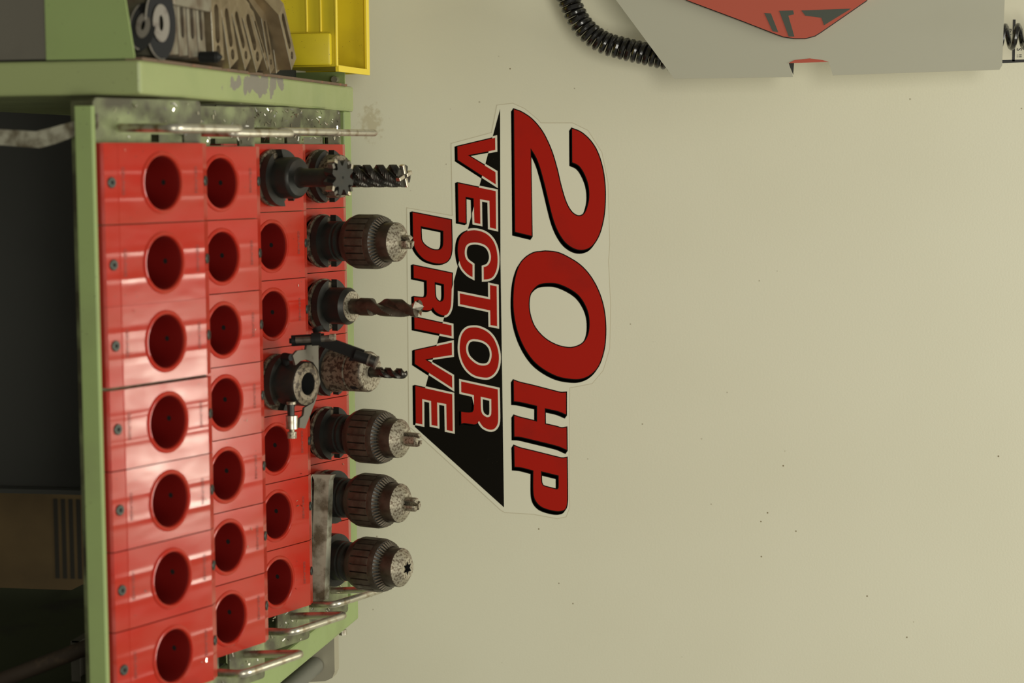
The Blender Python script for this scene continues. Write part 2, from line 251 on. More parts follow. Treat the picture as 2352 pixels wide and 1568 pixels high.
# ---------------------------------------------------------------- decal on the machine
DEC = {
'triangle': [(-47.02,1104.88),(150.05,1103.67),(473.69,1105.43),(368.97,986.03)],
'backing': [(-51.55,1100.90),(-53.51,1121.56),(-46.60,1136.95),(-32.43,1153.97),(-27.92,1157.93),(-27.43,1199.42),(-17.75,1219.18),(10.22,1237.11),(49.25,1244.84),(127.47,1246.77),(149.89,1244.98),(206.08,1247.57),(262.50,1246.20),(290.89,1237.55),(308.08,1223.21),(314.15,1193.42),(434.21,1191.55),(471.54,1192.48),(483.75,1187.79),(486.35,1176.22),(481.39,1144.38),(480.03,1106.54),(476.70,1100.73),(371.92,983.04),(369.10,978.33),(80.58,979.19),(91.02,1040.46),(-2.85,1039.77),(-16.35,1093.67)],
'letters': {
'V': [[(1.07,1047.97),(-9.99,1098.09),(5.84,1098.13),(12.22,1061.50),(34.46,1098.15),(50.33,1098.29),(18.18,1048.17)]],
'E': [[(48.43,1048.13),(58.92,1098.22),(108.07,1098.24),(106.18,1090.02),(71.51,1089.67),(69.39,1077.23),(101.46,1077.39),(99.84,1069.43),(68.22,1068.79),(66.02,1058.05),(100.28,1057.97),(98.57,1048.55)]],
'C': [[(170.85,1066.24),(170.17,1064.92),(169.50,1063.60),(168.79,1062.28),(167.94,1060.98),(166.95,1059.68),(165.84,1058.38),(164.64,1057.11),(163.36,1055.91),(162.06,1054.77),(160.71,1053.68),(159.22,1052.66),(157.53,1051.70),(155.55,1050.79),(153.35,1049.94),(151.05,1049.18),(148.76,1048.55),(146.46,1048.05),(144.10,1047.68),(141.77,1047.40),(139.59,1047.19),(137.63,1047.04),(135.83,1046.97),(134.03,1046.98),(132.08,1047.10),(129.84,1047.33),(127.44,1047.66),(125.06,1048.09),(122.91,1048.66),(121.03,1049.33),(119.31,1050.12),(117.73,1051.05),(116.25,1052.14),(114.84,1053.41),(113.54,1054.84),(112.38,1056.42),(111.43,1058.16),(110.71,1060.12),(110.18,1062.28),(109.82,1064.51),(109.62,1066.70),(109.54,1068.81),(109.62,1070.90),(109.87,1073.02),(110.30,1075.20),(110.90,1077.52),(111.67,1079.92),(112.64,1082.29),(113.80,1084.52),(115.18,1086.59),(116.77,1088.57),(118.54,1090.42),(120.45,1092.09),(122.51,1093.59),(124.71,1094.92),(127.08,1096.09),(129.59,1097.10),(132.31,1097.94),(135.20,1098.63),(138.20,1099.15),(141.23,1099.54),(144.36,1099.76),(147.62,1099.84),(150.80,1099.77),(153.70,1099.59),(156.26,1099.30),(158.59,1098.89),(160.76,1098.34),(162.86,1097.64),(164.96,1096.77),(167.00,1095.73),(168.85,1094.57),(170.37,1093.32),(171.47,1091.95),(172.26,1090.45),(172.84,1088.89),(173.30,1087.34),(173.61,1085.82),(173.75,1084.29),(173.80,1082.75),(173.90,1081.21),(157.73,1081.20),(157.21,1082.61),(156.75,1084.06),(156.19,1085.44),(155.39,1086.67),(154.29,1087.73),(152.97,1088.68),(151.51,1089.48),(149.97,1090.12),(148.35,1090.60),(146.61,1090.94),(144.79,1091.10),(142.90,1091.03),(140.84,1090.71),(138.63,1090.17),(136.48,1089.44),(134.58,1088.56),(132.97,1087.54),(131.54,1086.36),(130.28,1085.02),(129.17,1083.52),(128.22,1081.79),(127.42,1079.87),(126.77,1077.86),(126.26,1075.89),(125.88,1073.96),(125.65,1072.02),(125.55,1070.10),(125.59,1068.24),(125.75,1066.41),(126.03,1064.59),(126.47,1062.89),(127.08,1061.41),(127.88,1060.17),(128.84,1059.13),(129.97,1058.25),(131.25,1057.53),(132.74,1056.96),(134.42,1056.56),(136.19,1056.31),(137.91,1056.18),(139.62,1056.17),(141.35,1056.30),(143.03,1056.56),(144.58,1056.96),(145.95,1057.46),(147.19,1058.07),(148.38,1058.86),(149.59,1059.89),(150.84,1061.27),(152.08,1062.93),(153.33,1064.70),(154.58,1066.41)]],
'T': [[(180.82,1089.40),(182.70,1098.31),(234.89,1098.42),(233.28,1089.50),(214.21,1089.34),(206.23,1049.03),(192.00,1048.93),(199.76,1089.47)]],
'O': [[(236.56,1065.40),(236.44,1067.41),(236.44,1069.48),(236.63,1071.66),(237.08,1073.94),(237.84,1076.43),(238.85,1079.09),(240.07,1081.73),(241.44,1084.13),(242.97,1086.28),(244.67,1088.26),(246.53,1090.08),(248.50,1091.74),(250.63,1093.23),(252.90,1094.55),(255.27,1095.72),(257.67,1096.76),(260.12,1097.69),(262.63,1098.48),(265.17,1099.13),(267.70,1099.65),(270.20,1100.05),(272.67,1100.33),(275.18,1100.45),(277.76,1100.41),(280.49,1100.21),(283.32,1099.86),(286.11,1099.33),(288.68,1098.61),(291.05,1097.70),(293.28,1096.60),(295.33,1095.31),(297.14,1093.84),(298.74,1092.16),(300.16,1090.27),(301.30,1088.23),(302.11,1086.11),(302.49,1083.90),(302.52,1081.57),(302.31,1079.16),(301.97,1076.71),(301.54,1074.17),(300.96,1071.53),(300.18,1068.93),(299.14,1066.47),(297.81,1064.16),(296.22,1061.95),(294.44,1059.87),(292.51,1057.97),(290.43,1056.25),(288.18,1054.69),(285.79,1053.29),(283.31,1052.06),(280.69,1050.99),(277.91,1050.08),(275.11,1049.33),(272.40,1048.75),(269.84,1048.33),(267.36,1048.08),(264.88,1047.97),(262.32,1048.00),(259.56,1048.16),(256.69,1048.46),(253.89,1048.88),(251.37,1049.40),(249.19,1049.99),(247.24,1050.68),(245.46,1051.49),(243.79,1052.48),(242.18,1053.67),(240.67,1055.03),(239.35,1056.52),(238.29,1058.11),(237.54,1059.78),(237.05,1061.57),(236.74,1063.45)],[(252.21,1069.51),(252.33,1071.02),(252.49,1072.71),(252.77,1074.51),(253.24,1076.34),(253.92,1078.25),(254.77,1080.27),(255.78,1082.24),(256.95,1083.98),(258.29,1085.51),(259.81,1086.88),(261.45,1088.07),(263.19,1089.04),(265.07,1089.79),(267.09,1090.33),(269.14,1090.67),(271.14,1090.84),(273.10,1090.83),(275.05,1090.63),(276.94,1090.26),(278.71,1089.75),(280.40,1089.11),(282.02,1088.32),(283.46,1087.38),(284.62,1086.28),(285.45,1085.00),(286.02,1083.54),(286.36,1081.96),(286.54,1080.28),(286.56,1078.48),(286.41,1076.54),(286.05,1074.56),(285.44,1072.60),(284.55,1070.64),(283.40,1068.66),(282.07,1066.74),(280.65,1064.94),(279.14,1063.26),(277.49,1061.65),(275.76,1060.20),(273.98,1059.02),(272.16,1058.11),(270.27,1057.44),(268.35,1056.98),(266.44,1056.70),(264.49,1056.61),(262.50,1056.72),(260.58,1057.01),(258.87,1057.46),(257.34,1058.12),(255.95,1058.98),(254.76,1059.95),(253.80,1060.94),(253.13,1061.96),(252.71,1063.04),(252.45,1064.14),(252.25,1065.24),(252.11,1066.27),(252.07,1067.27),(252.12,1068.33)]],
'R': [[(307.73,1049.48),(317.62,1098.52),(325.62,1098.61),(333.92,1098.71),(341.64,1098.80),(347.92,1098.84),(351.33,1098.85),(354.46,1098.84),(357.27,1098.76),(359.73,1098.56),(361.58,1098.27),(363.23,1097.86),(364.71,1097.32),(366.09,1096.62),(367.40,1095.75),(368.60,1094.72),(369.62,1093.56),(370.38,1092.30),(370.86,1090.94),(371.09,1089.46),(371.10,1087.91),(370.91,1086.31),(370.46,1084.59),(369.78,1082.76),(368.95,1081.00),(368.07,1079.49),(367.12,1078.29),(366.07,1077.31),(364.98,1076.46),(363.91,1075.67),(362.86,1074.95),(361.82,1074.32),(360.77,1073.74),(359.72,1073.14),(360.64,1072.39),(361.58,1071.65),(362.46,1070.89),(363.15,1070.10),(363.63,1069.31),(363.96,1068.51),(364.15,1067.65),(364.22,1066.66),(364.14,1064.99),(363.89,1062.96),(363.60,1060.85),(363.34,1058.94),(363.10,1057.26),(362.85,1055.68),(362.66,1054.22),(362.59,1052.93),(362.70,1051.91),(362.94,1051.01),(363.23,1050.17),(363.50,1049.31),(347.84,1049.30),(348.05,1050.67),(348.26,1052.02),(348.46,1053.39),(348.61,1054.80),(348.72,1056.31),(348.81,1057.91),(348.83,1059.44),(348.77,1060.81),(348.64,1061.96),(348.46,1063.01),(348.15,1063.92),(347.61,1064.68),(346.82,1065.30),(345.82,1065.77),(344.65,1066.09),(343.36,1066.27),(339.88,1066.42),(335.34,1066.45),(330.38,1066.44),(325.64,1066.45),(322.07,1049.50)],[(327.62,1075.60),(330.54,1089.69),(335.23,1089.69),(340.13,1089.70),(344.62,1089.69),(348.07,1089.61),(349.31,1089.51),(350.43,1089.33),(351.43,1089.05),(352.30,1088.63),(353.05,1088.03),(353.69,1087.30),(354.17,1086.47),(354.46,1085.61),(354.54,1084.72),(354.43,1083.77),(354.14,1082.78),(353.67,1081.77),(353.00,1080.67),(352.13,1079.51),(351.09,1078.41),(349.94,1077.52),(348.69,1076.88),(347.32,1076.40),(345.78,1076.07),(344.06,1075.87),(340.69,1075.70),(336.50,1075.65),(331.97,1075.63)]],
'D': [[(86.24,986.94),(96.24,1038.45),(104.16,1038.55),(112.38,1038.68),(120.02,1038.77),(126.24,1038.79),(129.57,1038.77),(132.58,1038.71),(135.34,1038.54),(137.92,1038.23),(140.32,1037.78),(142.51,1037.19),(144.50,1036.46),(146.27,1035.57),(147.84,1034.51),(149.20,1033.29),(150.35,1031.91),(151.29,1030.37),(152.01,1028.66),(152.52,1026.77),(152.84,1024.75),(152.97,1022.64),(152.93,1020.42),(152.69,1018.08),(152.29,1015.66),(151.73,1013.21),(151.04,1010.64),(150.19,1007.96),(149.18,1005.34),(147.97,1002.94),(146.53,1000.78),(144.86,998.78),(143.08,996.95),(141.28,995.28),(139.48,993.77),(137.62,992.42),(135.71,991.23),(133.74,990.21),(131.73,989.36),(129.66,988.68),(127.54,988.15),(125.37,987.73),(123.21,987.46),(121.05,987.33),(118.75,987.28),(116.17,987.25),(110.14,987.16),(102.49,987.08),(94.20,987.02)],[(104.06,997.47),(110.21,1027.85),(114.46,1027.81),(118.88,1027.78),(122.97,1027.72),(126.23,1027.58),(127.81,1027.43),(129.23,1027.18),(130.51,1026.82),(131.66,1026.32),(132.70,1025.66),(133.63,1024.88),(134.41,1023.95),(135.00,1022.85),(135.40,1021.54),(135.62,1020.05),(135.67,1018.46),(135.58,1016.84),(135.37,1015.20),(135.02,1013.52),(134.49,1011.78),(133.75,1009.99),(132.73,1008.04),(131.49,1005.96),(130.11,1003.98),(128.73,1002.32),(127.34,1001.03),(125.90,999.99),(124.41,999.17),(122.87,998.52),(121.32,998.10),(119.75,997.90),(118.06,997.82),(116.18,997.75),(113.53,997.64),(110.46,997.58),(107.22,997.53)]],
'R2': [[(155.56,987.34),(165.93,1038.78),(171.65,1038.61),(177.43,1038.46),(183.11,1038.29),(188.53,1038.09),(193.85,1037.88),(199.11,1037.65),(203.89,1037.38),(207.81,1037.02),(210.02,1036.64),(211.99,1036.12),(213.77,1035.49),(215.37,1034.79),(216.82,1034.03),(218.10,1033.18),(219.17,1032.26),(220.01,1031.30),(220.59,1030.32),(220.93,1029.31),(221.07,1028.21),(221.04,1027.00),(220.83,1025.59),(220.44,1024.05),(219.89,1022.48),(219.23,1021.00),(218.47,1019.62),(217.58,1018.28),(216.58,1017.02),(215.48,1015.88),(214.24,1014.92),(212.86,1014.08),(211.44,1013.31),(210.04,1012.51),(210.81,1012.13),(211.61,1011.79),(212.36,1011.37),(212.99,1010.75),(213.50,1009.89),(213.92,1008.85),(214.24,1007.68),(214.44,1006.42),(214.48,1005.06),(214.37,1003.57),(214.21,1002.00),(214.06,1000.39),(213.92,998.70),(213.77,996.93),(213.63,995.16),(213.51,993.50),(213.43,991.97),(213.38,990.54),(213.33,989.13),(213.29,987.71),(197.13,987.49),(197.30,989.30),(197.48,991.15),(197.65,992.93),(197.77,994.56),(197.88,996.03),(197.96,997.37),(197.99,998.60),(197.92,999.73),(197.78,1000.76),(197.58,1001.69),(197.23,1002.50),(196.64,1003.20),(195.78,1003.78),(194.69,1004.26),(193.42,1004.61),(192.01,1004.80),(188.67,1004.91),(184.38,1004.88),(179.71,1004.80),(175.23,1004.75),(171.75,987.39)],[(177.29,1015.31),(180.02,1027.90),(184.06,1027.92),(188.26,1027.97),(192.15,1027.97),(195.27,1027.89),(196.88,1027.77),(198.35,1027.56),(199.64,1027.25),(200.73,1026.80),(201.59,1026.19),(202.25,1025.43),(202.71,1024.60),(203.01,1023.77),(203.14,1022.94),(203.10,1022.08),(202.87,1021.20),(202.44,1020.34),(201.77,1019.44),(200.89,1018.50),(199.84,1017.64),(198.68,1016.94),(197.42,1016.45),(196.04,1016.11),(194.51,1015.88),(192.81,1015.72),(189.61,1015.56),(185.65,1015.47),(181.40,1015.39)]],
'I': [[(223.65,987.49),(233.99,1037.41),(248.36,1037.42),(238.82,987.56)]],
'V2': [[(267.77,987.62),(256.69,1037.59),(273.19,1037.57),(279.22,1000.88),(300.76,1037.44),(316.71,1037.52),(285.28,987.39)]],
'E2': [[(314.60,987.71),(325.02,1037.42),(374.03,1037.48),(372.48,1029.39),(338.00,1029.09),(336.06,1016.86),(367.60,1016.92),(366.04,1008.89),(334.23,1008.67),(331.86,996.76),(365.65,996.51),(364.09,987.68)]],
'2': [[(-45.95,1123.29),(-45.22,1125.47),(-44.55,1127.61),(-43.75,1129.82),(-42.63,1132.20),(-40.97,1135.21),(-38.98,1138.56),(-36.69,1142.00),(-34.13,1145.26),(-31.20,1148.37),(-27.93,1151.44),(-24.51,1154.35),(-21.17,1156.96),(-18.06,1159.18),(-15.04,1161.09),(-11.85,1162.88),(-8.26,1164.73),(-4.21,1166.69),(0.19,1168.68),(4.87,1170.62),(9.77,1172.45),(14.97,1174.18),(20.47,1175.82),(26.09,1177.37),(31.65,1178.85),(37.15,1180.18),(42.67,1181.39),(48.15,1182.61),(53.53,1183.94),(58.96,1185.42),(64.40,1186.98),(69.57,1188.62),(74.15,1190.35),(78.09,1192.16),(81.57,1194.06),(84.57,1196.04),(87.05,1198.12),(89.03,1200.33),(90.51,1202.67),(91.46,1205.01),(91.84,1207.23),(91.65,1209.36),(90.91,1211.43),(89.60,1213.37),(87.75,1215.08),(85.03,1216.63),(81.56,1218.02),(77.82,1219.19),(74.28,1220.10),(71.03,1220.69),(67.82,1221.02),(64.64,1221.13),(61.45,1221.07),(58.24,1220.88),(55.03,1220.51),(51.82,1219.95),(48.61,1219.19),(45.31,1218.16),(41.94,1216.90),(38.70,1215.50),(35.76,1214.05),(33.12,1212.57),(30.71,1211.03),(28.57,1209.38),(26.74,1207.59),(25.33,1205.62),(24.29,1203.49),(23.40,1201.30),(22.44,1199.15),(-20.31,1199.13),(-19.22,1201.95),(-18.23,1204.76),(-17.06,1207.58),(-15.46,1210.42),(-13.35,1213.37),(-10.87,1216.39),(-8.10,1219.33),(-5.11,1222.06),(-1.97,1224.56),(1.40,1226.90),(5.04,1229.07),(9.02,1231.07),(13.44,1232.93),(18.24,1234.64),(23.24,1236.16),(28.25,1237.47),(33.25,1238.55),(38.34,1239.41),(43.50,1240.09),(48.74,1240.62),(54.07,1241.00),(59.47,1241.22),(64.96,1241.28),(70.52,1241.17),(76.23,1240.93),(82.06,1240.55),(87.90,1239.97),(93.61,1239.12),(99.34,1237.98),(105.09,1236.59),(110.56,1234.98),(115.45,1233.17),(119.74,1231.13),(123.57,1228.86),(126.88,1226.45),(129.60,1223.99),(131.68,1221.49),(133.15,1218.92),(134.14,1216.26),(134.76,1213.52),(135.04,1210.68),(134.92,1207.73),(134.40,1204.74),(133.47,1201.77),(132.11,1198.77),(130.32,1195.74),(128.17,1192.78),(125.72,1190.03),(122.91,1187.51),(119.74,1185.16),(116.33,1182.97),(112.79,1180.94),(109.19,1179.11),(105.44,1177.47),(101.50,1175.95),(97.29,1174.49),(92.90,1173.14),(88.33,1171.92),(83.40,1170.71),(77.92,1169.37),(71.60,1167.87),(64.62,1166.27),(57.51,1164.62),(50.83,1163.00),(44.52,1161.37),(38.34,1159.73),(32.61,1158.12),(27.62,1156.61),(23.94,1155.37),(20.68,1154.15),(17.67,1152.87),(14.72,1151.45),(11.84,1149.86),(9.11,1148.12),(6.43,1146.34),(3.73,1144.58),(116.88,1145.16),(111.67,1123.42)]],
'0': [[(137.82,1156.95),(137.57,1158.84),(137.34,1160.57),(137.19,1162.37),(137.21,1164.41),(137.38,1167.61),(137.66,1171.39),(138.18,1175.40),(139.03,1179.28),(140.30,1182.99),(141.89,1186.70),(143.74,1190.40),(145.74,1194.09),(147.88,1197.85),(150.19,1201.64),(152.72,1205.35),(155.48,1208.86),(158.49,1212.16),(161.72,1215.31),(165.19,1218.30),(168.88,1221.13),(172.83,1223.82),(177.02,1226.36),(181.41,1228.73),(185.93,1230.90),(190.57,1232.87),(195.37,1234.65),(200.33,1236.23),(205.43,1237.58),(210.75,1238.71),(216.27,1239.62),(221.86,1240.32),(227.41,1240.81),(233.00,1241.08),(238.65,1241.14),(244.19,1241.01),(249.44,1240.71),(254.33,1240.29),(258.95,1239.70),(263.42,1238.92),(267.85,1237.92),(272.39,1236.69),(276.93,1235.24),(281.24,1233.57),(285.10,1231.67),(288.45,1229.50),(291.41,1227.08),(294.01,1224.47),(296.28,1221.72),(298.21,1218.82),(299.79,1215.74),(301.04,1212.55),(301.97,1209.30),(302.56,1206.06),(302.80,1202.78),(302.76,1199.35),(302.51,1195.64),(302.09,1191.56),(301.45,1187.18),(300.53,1182.68),(299.27,1178.25),(297.61,1173.84),(295.61,1169.39),(293.32,1165.02),(290.83,1160.84),(288.19,1156.88),(285.35,1153.08),(282.21,1149.43),(278.64,1145.94),(274.56,1142.58),(270.05,1139.36),(265.24,1136.33),(260.23,1133.57),(255.01,1131.05),(249.54,1128.76),(243.88,1126.73),(238.07,1124.98),(232.09,1123.52),(225.91,1122.34),(219.65,1121.43),(213.44,1120.80),(207.13,1120.49),(200.73,1120.48),(194.53,1120.68),(188.81,1121.01),(183.70,1121.43),(179.04,1121.99),(174.65,1122.73),(170.35,1123.66),(166.04,1124.81),(161.83,1126.16),(157.88,1127.69),(154.38,1129.42),(151.39,1131.38),(148.82,1133.56),(146.57,1135.87),(144.56,1138.23),(142.78,1140.68),(141.27,1143.24),(140.02,1145.80),(139.04,1148.24),(138.42,1150.54),(138.13,1152.76),(137.98,1154.89)],[(177.84,1166.61),(177.77,1169.58),(177.83,1172.59),(178.12,1175.72),(178.78,1179.03),(179.88,1182.62),(181.34,1186.45),(183.04,1190.27),(184.85,1193.86),(186.72,1197.21),(188.72,1200.41),(190.92,1203.43),(193.36,1206.18),(196.12,1208.68),(199.15,1210.94),(202.33,1212.97),(205.55,1214.77),(208.79,1216.34),(212.11,1217.68),(215.51,1218.79),(218.99,1219.64),(222.63,1220.22),(226.40,1220.54),(230.14,1220.64),(233.68,1220.55),(236.97,1220.30),(240.12,1219.86),(243.11,1219.19),(245.95,1218.27),(248.70,1217.07),(251.33,1215.63),(253.74,1213.94),(255.82,1212.03),(257.56,1209.83),(259.00,1207.37),(260.16,1204.75),(261.07,1202.09),(261.75,1199.47),(262.17,1196.81),(262.31,1194.00),(262.16,1190.92),(261.71,1187.45),(260.98,1183.70),(259.95,1179.83),(258.61,1176.02),(256.95,1172.24),(254.98,1168.42),(252.70,1164.68),(250.12,1161.13),(247.13,1157.71),(243.78,1154.39),(240.23,1151.35),(236.66,1148.75),(233.07,1146.69),(229.38,1145.05),(225.64,1143.73),(221.93,1142.62),(218.21,1141.72),(214.47,1141.06),(210.77,1140.66),(207.17,1140.49),(203.59,1140.55),(200.02,1140.86),(196.65,1141.41),(193.64,1142.21),(191.06,1143.31),(188.83,1144.69),(186.84,1146.25),(185.02,1147.89),(183.32,1149.56),(181.80,1151.30),(180.51,1153.23),(179.47,1155.41),(178.72,1157.92),(178.25,1160.71),(177.97,1163.64)]],
'H': [[(305.64,1120.02),(306.33,1121.97),(307.04,1123.86),(307.73,1125.87),(308.39,1128.16),(309.23,1131.73),(310.12,1135.91),(311.11,1140.60),(312.25,1145.68),(314.10,1153.39),(316.38,1162.69),(318.55,1171.59),(320.11,1178.11),(320.42,1179.46),(320.65,1180.65),(320.82,1181.82),(320.91,1183.09),(320.91,1184.51),(320.81,1186.02),(320.69,1187.55),(320.58,1189.07),(349.02,1188.89),(347.96,1186.28),(346.88,1183.76),(345.83,1181.06),(344.86,1177.95),(343.94,1174.09),(343.09,1169.74),(342.25,1165.19),(341.40,1160.74),(362.48,1160.96),(363.22,1164.72),(363.97,1168.57),(364.69,1172.22),(365.34,1175.32),(365.91,1177.44),(366.52,1179.32),(367.04,1181.07),(367.32,1182.80),(367.29,1184.49),(367.02,1186.10),(366.66,1187.69),(366.35,1189.29),(395.48,1189.48),(394.27,1186.67),(393.03,1183.94),(391.83,1181.03),(390.74,1177.65),(388.98,1170.64),(386.94,1161.77),(384.93,1152.71),(383.26,1145.15),(382.12,1140.03),(381.09,1135.30),(380.22,1131.09),(379.59,1127.58),(379.37,1125.57),(379.33,1123.77),(379.36,1122.05),(379.35,1120.28),(351.96,1120.26),(352.56,1122.07),(353.16,1123.82),(353.76,1125.67),(354.33,1127.79),(355.39,1132.42),(356.65,1138.24),(358.00,1144.54),(359.30,1150.59),(338.45,1150.75),(337.13,1144.70),(335.75,1138.42),(334.50,1132.60),(333.58,1127.96),(333.27,1125.81),(333.13,1123.89),(333.05,1122.05),(332.94,1120.17)]],
'P': [[(391.82,1119.93),(392.52,1121.73),(393.22,1123.47),(393.90,1125.33),(394.55,1127.46),(395.40,1130.99),(396.32,1135.19),(397.32,1139.92),(398.45,1145.03),(400.21,1152.73),(402.35,1162.01),(404.40,1170.93),(405.90,1177.55),(406.30,1179.30),(406.66,1180.86),(406.91,1182.33),(407.02,1183.80),(406.92,1185.25),(406.66,1186.65),(406.33,1188.03),(406.04,1189.42),(418.32,1189.52),(431.13,1189.63),(442.90,1189.73),(452.06,1189.76),(455.61,1189.78),(458.83,1189.77),(461.79,1189.68),(464.53,1189.44),(467.12,1189.10),(469.51,1188.66),(471.61,1188.04),(473.32,1187.13),(474.55,1185.87),(475.38,1184.32),(475.93,1182.61),(476.34,1180.86),(476.63,1179.13),(476.71,1177.35),(476.63,1175.44),(476.41,1173.34),(476.01,1170.72),(475.44,1167.78),(474.73,1164.79),(473.94,1162.06),(473.11,1159.63),(472.20,1157.36),(471.13,1155.25),(469.78,1153.30),(468.13,1151.46),(466.23,1149.76),(464.11,1148.27),(461.80,1147.07),(459.34,1146.20),(456.71,1145.61),(453.82,1145.23),(450.60,1145.01),(444.98,1144.91),(438.15,1144.97),(430.82,1145.11),(423.75,1145.22),(422.76,1141.22),(421.73,1137.12),(420.79,1133.21),(420.08,1129.77),(419.71,1127.17),(419.53,1124.84),(419.42,1122.61),(419.27,1120.33)],[(424.41,1155.26),(429.64,1178.65),(433.73,1178.65),(438.02,1178.68),(441.91,1178.66),(444.84,1178.55),(445.71,1178.42),(446.49,1178.16),(447.14,1177.78),(447.61,1177.28),(447.88,1176.66),(447.98,1175.90),(447.94,1175.06),(447.81,1174.15),(447.14,1170.82),(446.17,1166.29),(445.07,1161.79),(444.05,1158.51),(443.36,1157.49),(442.41,1156.84),(441.36,1156.39),(440.36,1156.02),(439.47,1155.72),(438.60,1155.56),(437.68,1155.47),(436.63,1155.42),(434.17,1155.35),(431.05,1155.31),(427.66,1155.29)]]}}
dec = thing('machine_decal', 'red and black lettered decal reading 20HP VECTOR DRIVE on the cream machine wall', 'decal', (0, YP, 0))
def flat(loops, dy): 
    bm = bmesh.new(); prism(bm, [[(a/1000, b/1000) for a, b in l] for l in loops], lambda p: (p[0], -dy, p[1]), None)
    for f in bm.faces:
        f.normal_update()
    return bm
def offset(loop, d, hole=False):
    n = len(loop); Q = [Vector(p) for p in loop]
    ar = sum(Q[i].x*Q[(i+1) % n].y-Q[(i+1) % n].x*Q[i].y for i in range(n)); sg = 1 if ar > 0 else -1
    if hole: sg = -sg
    out = []
    for i in range(n):
        a = Q[i]-Q[i-1]; b = Q[(i+1) % n]-Q[i]
        if a.length < 1e-6 or b.length < 1e-6: out.append(tuple(Q[i])); continue
        a.normalize(); b.normalize(); na = Vector((a.y, -a.x))*sg; nb = Vector((b.y, -b.x))*sg
        m = (na+nb); m = m.normalized() if m.length > 1e-6 else na
        out.append(tuple(Q[i]+m*d/max(.42, m.dot(na))))
    return out
def grow(loops, d, dx=0, dz=0):
    return [[(a+dx, b+dz) for a, b in offset(l, d, i > 0)] for i, l in enumerate(loops)]
bl = DEC['backing']
obj('backing_film_edge', flat([offset(bl, .9)], .00010), DECE, dec)
obj('backing_film', flat([bl], .00016), DECB, dec)
obj('black_triangle', flat([DEC['triangle']], .00024), DECK, dec)
t0, t1 = Vector(DEC['triangle'][0]), Vector(DEC['triangle'][3])          # slanting edge of the triangle
for k, loops in DEC['letters'].items():
    big = k in '20HP'
    if big:
        for i in range(4): obj('letter_shadow', flat(grow(loops, 1.35, 3.9*(i+1)/4, -2.7*(i+1)/4), .00028), DECK, dec)
        obj('letter_outline', flat(grow(loops, 1.35), .00034), DECK, dec)
    else:
        for i in range(3): obj('letter_shadow', flat(grow(loops, 1.35, 1.1*(i+1)/3, -2.7*(i+1)/3), .00028), DECK, dec)
        obj('letter_outline', flat(grow(loops, 1.35), .00032), DECK, dec)
        bm = flat(grow(loops, 2.65), .00037)
        d = (t1-t0).normalized(); nn = Vector((-d.y, 0, d.x))            # keep the cream outline only where it crosses the triangle
        if nn.z < 0: nn = -nn
        bmesh.ops.bisect_plane(bm, geom=bm.verts[:]+bm.edges[:]+bm.faces[:], plane_co=(t0.x/1000, 0, t0.y/1000), plane_no=nn, clear_inner=True)
        if len(bm.faces): obj('letter_cream_outline', bm, DECW, dec)
        else: bm.free()
    obj('letter', flat(loops, .00042), DECR, dec)

# ---------------------------------------------------------------- tool cart frame
cart = thing('tool_cart', 'pale green steel cart frame with the four tilted red tool trays set in it', 'cart', (0, 0, 0))
obj('left_rail', B(-.0755, -.0435, -.107, .625, .55, .93, bev=.003), RAIL, cart)
obj('rail_edge_left', B(-.0775, -.0745, -.106, .59, .915, .9315), RUST, cart)
obj('left_post', B(-.0755, -.0437, -.1065, -.07, .02, .552, bev=.002), GREEN, cart)
obj('right_rail', B(.578, .609, -.12, .612, .55, .93, bev=.003), GREEN, cart)
obj('right_side_panel', B(.586, .600, -.12, .62, .02, .56), GREEN_SHADE, cart)
obj('inner_shade_sheet', B(.5762, .5779, -.118, .612, .55, .88), GREEN_SHADE, cart)  # thin sheet that puts shade colour on the right rail's inner face
obj('rear_rail', B(-.0437, .579, .582, .611, .90, .93, bev=.002), GREEN, cart)
bm = bmesh.new(); prism(bm, [[(-.147, .8815), (-.1466, .8970), (-.1455, .8985), (-.1415, .8985), (-.1415, .8965), (-.1435, .8960), (-.1440, .8815)]], lambda p: (-.0325, p[0], p[1]), lambda p: (.60, p[0], p[1]))
obj('front_rail', bm, GREEN, cart)
obj('lower_shelf', B(-.0437, .586, -.10, .62, .02, .035), GREEN_SHADE, cart)
# left compartment of the cart
obj('compartment_floor', B(-.42, -.0755, -.10, .60, .856, .862), DGREY, cart)
bm = bmesh.new(); pry(bm, [[(-.42, .8379), (-.0765, .8379), (-.0765, .9246), (-.13, .9169), (-.42, .875)]], -.1075, -.1045)
obj('compartment_front', bm, GREEN, cart)
obj('lower_front_panel', B(-.42, -.0775, -.104, -.098, .05, .8375), MGREY, cart)
bm = bmesh.new(); box(bm, -.0935, -.0745, .60, .603, .862, .9255); obj('end_bracket', bm, GREEN, cart)
bm = bmesh.new(); tube(bm, [(-.0835, .588, .915), (-.0835, .60, .915)], .0042, 8); obj('bracket_bolt', bm, STEELR, cart)

bm = bmesh.new()
hi = [(x, z) for x, y, z in [(-0.0135, -0.1180, 0.7684), (-0.0128, -0.1180, 0.7946), (-0.0104, -0.1180, 0.8330), (-0.0134, -0.1180, 0.8473), (-0.0195, -0.1180, 0.8715), (-0.0257, -0.1180, 0.8939)]]; lo = [(x, z) for x, y, z in [(0.0011, -0.1180, 0.7679), (0.0017, -0.1180, 0.7941), (0.0049, -0.1180, 0.8360), (0.0015, -0.1180, 0.8503), (-0.0059, -0.1180, 0.8724), (-0.0121, -0.1180, 0.8935)]]
pry(bm, [hi+lo[::-1]], -.124, -.121)
tag(obj('bent_steel_strap', bm, RUSTY), 'bent flat grey steel strap hanging below the left end of the front rail', 'strap')

